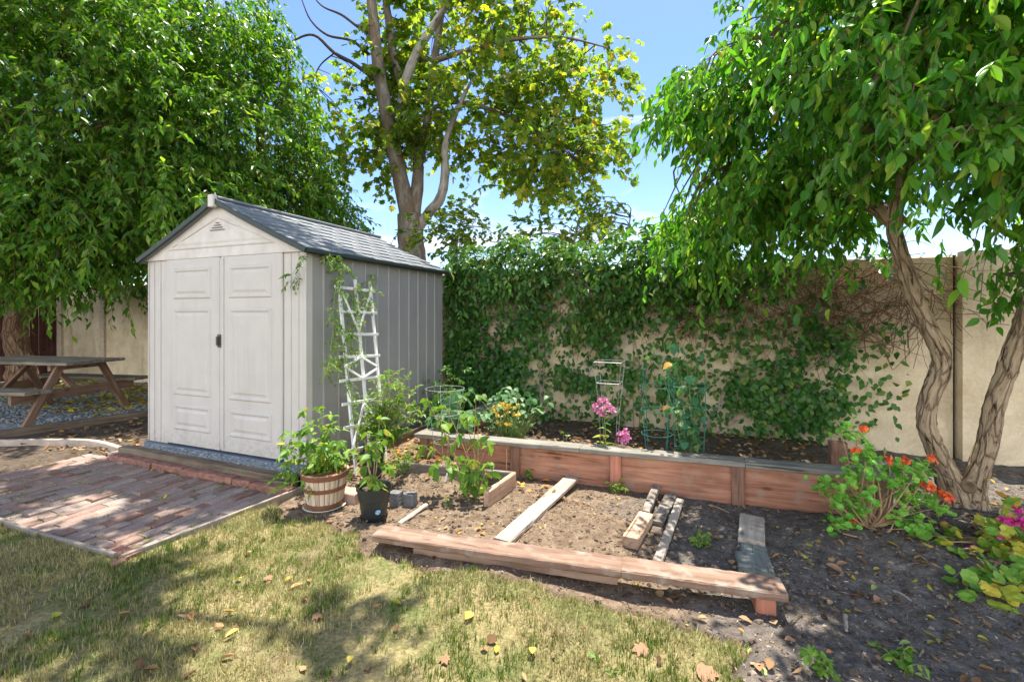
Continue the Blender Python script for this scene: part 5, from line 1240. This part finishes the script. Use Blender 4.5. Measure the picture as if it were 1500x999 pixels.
def stick(pts, r, mat, label):
    Q = []
    for x, y in pts: p = G(x, y); p[2] = soil_z(p[0], p[1])+.012+r; Q.append(p)
    mb = MB(); tube(mb, Q, np.linspace(r, r*.6, len(Q)), 6, rough=.1, sm=4); mb.hasgc = False; tag(mb.build('stick', M[mat]), label, 'stick')
stick([(1309, 876), (1322, 882), (1335, 890)], .006, 'strip', 'short pale stick beside the large brown leaf on dark soil')
stick([(1146, 932), (1160, 915), (1175, 903), (1196, 908)], .003, 'twig', 'thin bent twig on the earth right of the front board')
stick([(1238, 910), (1239, 922), (1240, 932)], .010, 'vinestem', 'stubby grey stick on the dark earth')
stick([(1043, 744), (1055, 749), (1068, 754)], .004, 'tanstem', 'slim straight twig on the soil before the planter post')
mb = MB(); p = G(651, 712); beam(mb, p, p+np.array([.02, .02, .10]), .016, .002, side=UV, bev=.0005); mb.hasgc = False
tag(mb.build('plant_label', M['white']), 'white plant label stake in the small tomato bed', 'plant label')
mb = MB(); p = G(742, 692, .1)+ZV*.0; tube(mb, [np.array([p[0], p[1], .10]), PY(742, 658, p[1]+.05)], .004, 5, sm=1); mb.hasgc = False
tag(mb.build('stake', M['tanstem']), 'thin bamboo stake leaning at the back of the small bed', 'stake')

# =================================================================== CAMERA, LIGHT, SKY
cam = bpy.data.cameras.new('camera'); co = bpy.data.objects.new('camera', cam); COL.objects.link(co)
cam.sensor_width = 36; cam.lens = F/1500*36; cam.shift_y = -(499.5-YH)/1500
co.location = (0, 0, H); co.rotation_euler = (math.pi/2, 0, 0); cam.clip_end = 2000; cam.clip_start = .05
SC.camera = co
EL = math.radians(73); hz = nrm(DV-UV*.05); az = math.atan2(hz[0], hz[1])      # towards the sun
sv = hz*math.cos(EL)+ZV*math.sin(EL)
from mathutils import Vector
sl = bpy.data.lights.new('sun', 'SUN'); so = bpy.data.objects.new('sun', sl); COL.objects.link(so)
sl.energy = 4.9; sl.angle = math.radians(.5); sl.color = (1, .93, .82)
so.rotation_euler = Vector(-sv).to_track_quat('-Z', 'Y').to_euler(); so.location = sv*30
wd = bpy.data.worlds.new('World'); SC.world = wd; wd.use_nodes = True; nt = wd.node_tree; bg = nt.nodes['Background']
sk = nt.nodes.new('ShaderNodeTexSky'); sk.sky_type = 'NISHITA'; sk.sun_disc = False; sk.sun_elevation = EL; sk.sun_rotation = az
sk.air_density = 1.0; sk.dust_density = .6; sk.ozone_density = 2.0
tcn = nt.nodes.new('ShaderNodeTexCoord'); mp = nt.nodes.new('ShaderNodeMapping'); mp.inputs['Scale'].default_value = (1.2, 1.2, 5.5)
nt.links.new(tcn.outputs['Generated'], mp.inputs[0])
nz = nt.nodes.new('ShaderNodeTexNoise'); nz.inputs['Scale'].default_value = 1.9; nz.inputs['Detail'].default_value = 8; nz.inputs['Roughness'].default_value = .58; nz.inputs['Distortion'].default_value = .5
nt.links.new(mp.outputs[0], nz.inputs['Vector'])
sp = nt.nodes.new('ShaderNodeSeparateXYZ'); nt.links.new(tcn.outputs['Generated'], sp.inputs[0])
ad = nt.nodes.new('ShaderNodeMath'); ad.operation = 'MULTIPLY_ADD'; nt.links.new(sp.outputs[2], ad.inputs[0]); ad.inputs[1].default_value = -.36; nt.links.new(nz.outputs['Fac'], ad.inputs[2])
cr = nt.nodes.new('ShaderNodeValToRGB'); cr.color_ramp.elements[0].position = .34; cr.color_ramp.elements[0].color = (0, 0, 0, 1); cr.color_ramp.elements[1].position = .56; cr.color_ramp.elements[1].color = (.9, .9, .9, 1)
ad2 = nt.nodes.new('ShaderNodeMath'); ad2.operation = 'MULTIPLY_ADD'; nt.links.new(sp.outputs[1], ad2.inputs[0]); ad2.inputs[1].default_value = -.13; nt.links.new(ad.outputs[0], ad2.inputs[2])   # thicker unseen cloud added behind the camera as fill light
nt.links.new(ad2.outputs[0], cr.inputs[0])
mx = nt.nodes.new('ShaderNodeMix'); mx.data_type = 'RGBA'; nt.links.new(cr.outputs[0], mx.inputs[0]); hs = nt.nodes.new('ShaderNodeHueSaturation'); hs.inputs['Saturation'].default_value = 1.18; hs.inputs['Hue'].default_value = .508; hs.inputs['Value'].default_value = .72; nt.links.new(sk.outputs[0], hs.inputs['Color']); nt.links.new(hs.outputs[0], mx.inputs[6]); cc = nt.nodes.new('ShaderNodeValToRGB'); cc.color_ramp.elements[0].position = .3; cc.color_ramp.elements[0].color = (1, .985, .96, 1); cc.color_ramp.elements[1].position = .62; cc.color_ramp.elements[1].color = (.4, .4, .4, 1)
m01 = nt.nodes.new('ShaderNodeMath'); m01.operation = 'MULTIPLY_ADD'; nt.links.new(sp.outputs[1], m01.inputs[0]); m01.inputs[1].default_value = .5; m01.inputs[2].default_value = .5; nt.links.new(m01.outputs[0], cc.inputs[0])   # clouds behind the camera given extra brightness to fill the shade
vm = nt.nodes.new('ShaderNodeVectorMath'); vm.operation = 'SCALE'; nt.links.new(cc.outputs[0], vm.inputs[0]); vm.inputs['Scale'].default_value = 11.5; nt.links.new(vm.outputs[0], mx.inputs[7])
nt.links.new(mx.outputs[2], bg.inputs[0]); bg.inputs[1].default_value = .15
vs = SC.view_settings; vs.view_transform = 'Standard'; vs.look = 'None'; vs.exposure = 1.36; vs.gamma = 1; vs.use_curve_mapping = False
SC.render.engine = 'CYCLES'
cy = SC.cycles; cy.max_bounces = 7; cy.diffuse_bounces = 4; cy.glossy_bounces = 2; cy.transmission_bounces = 4; cy.transparent_max_bounces = 4; cy.caustics_reflective = False; cy.caustics_refractive = False
cy.use_denoising = True; cy.sample_clamp_indirect = 4
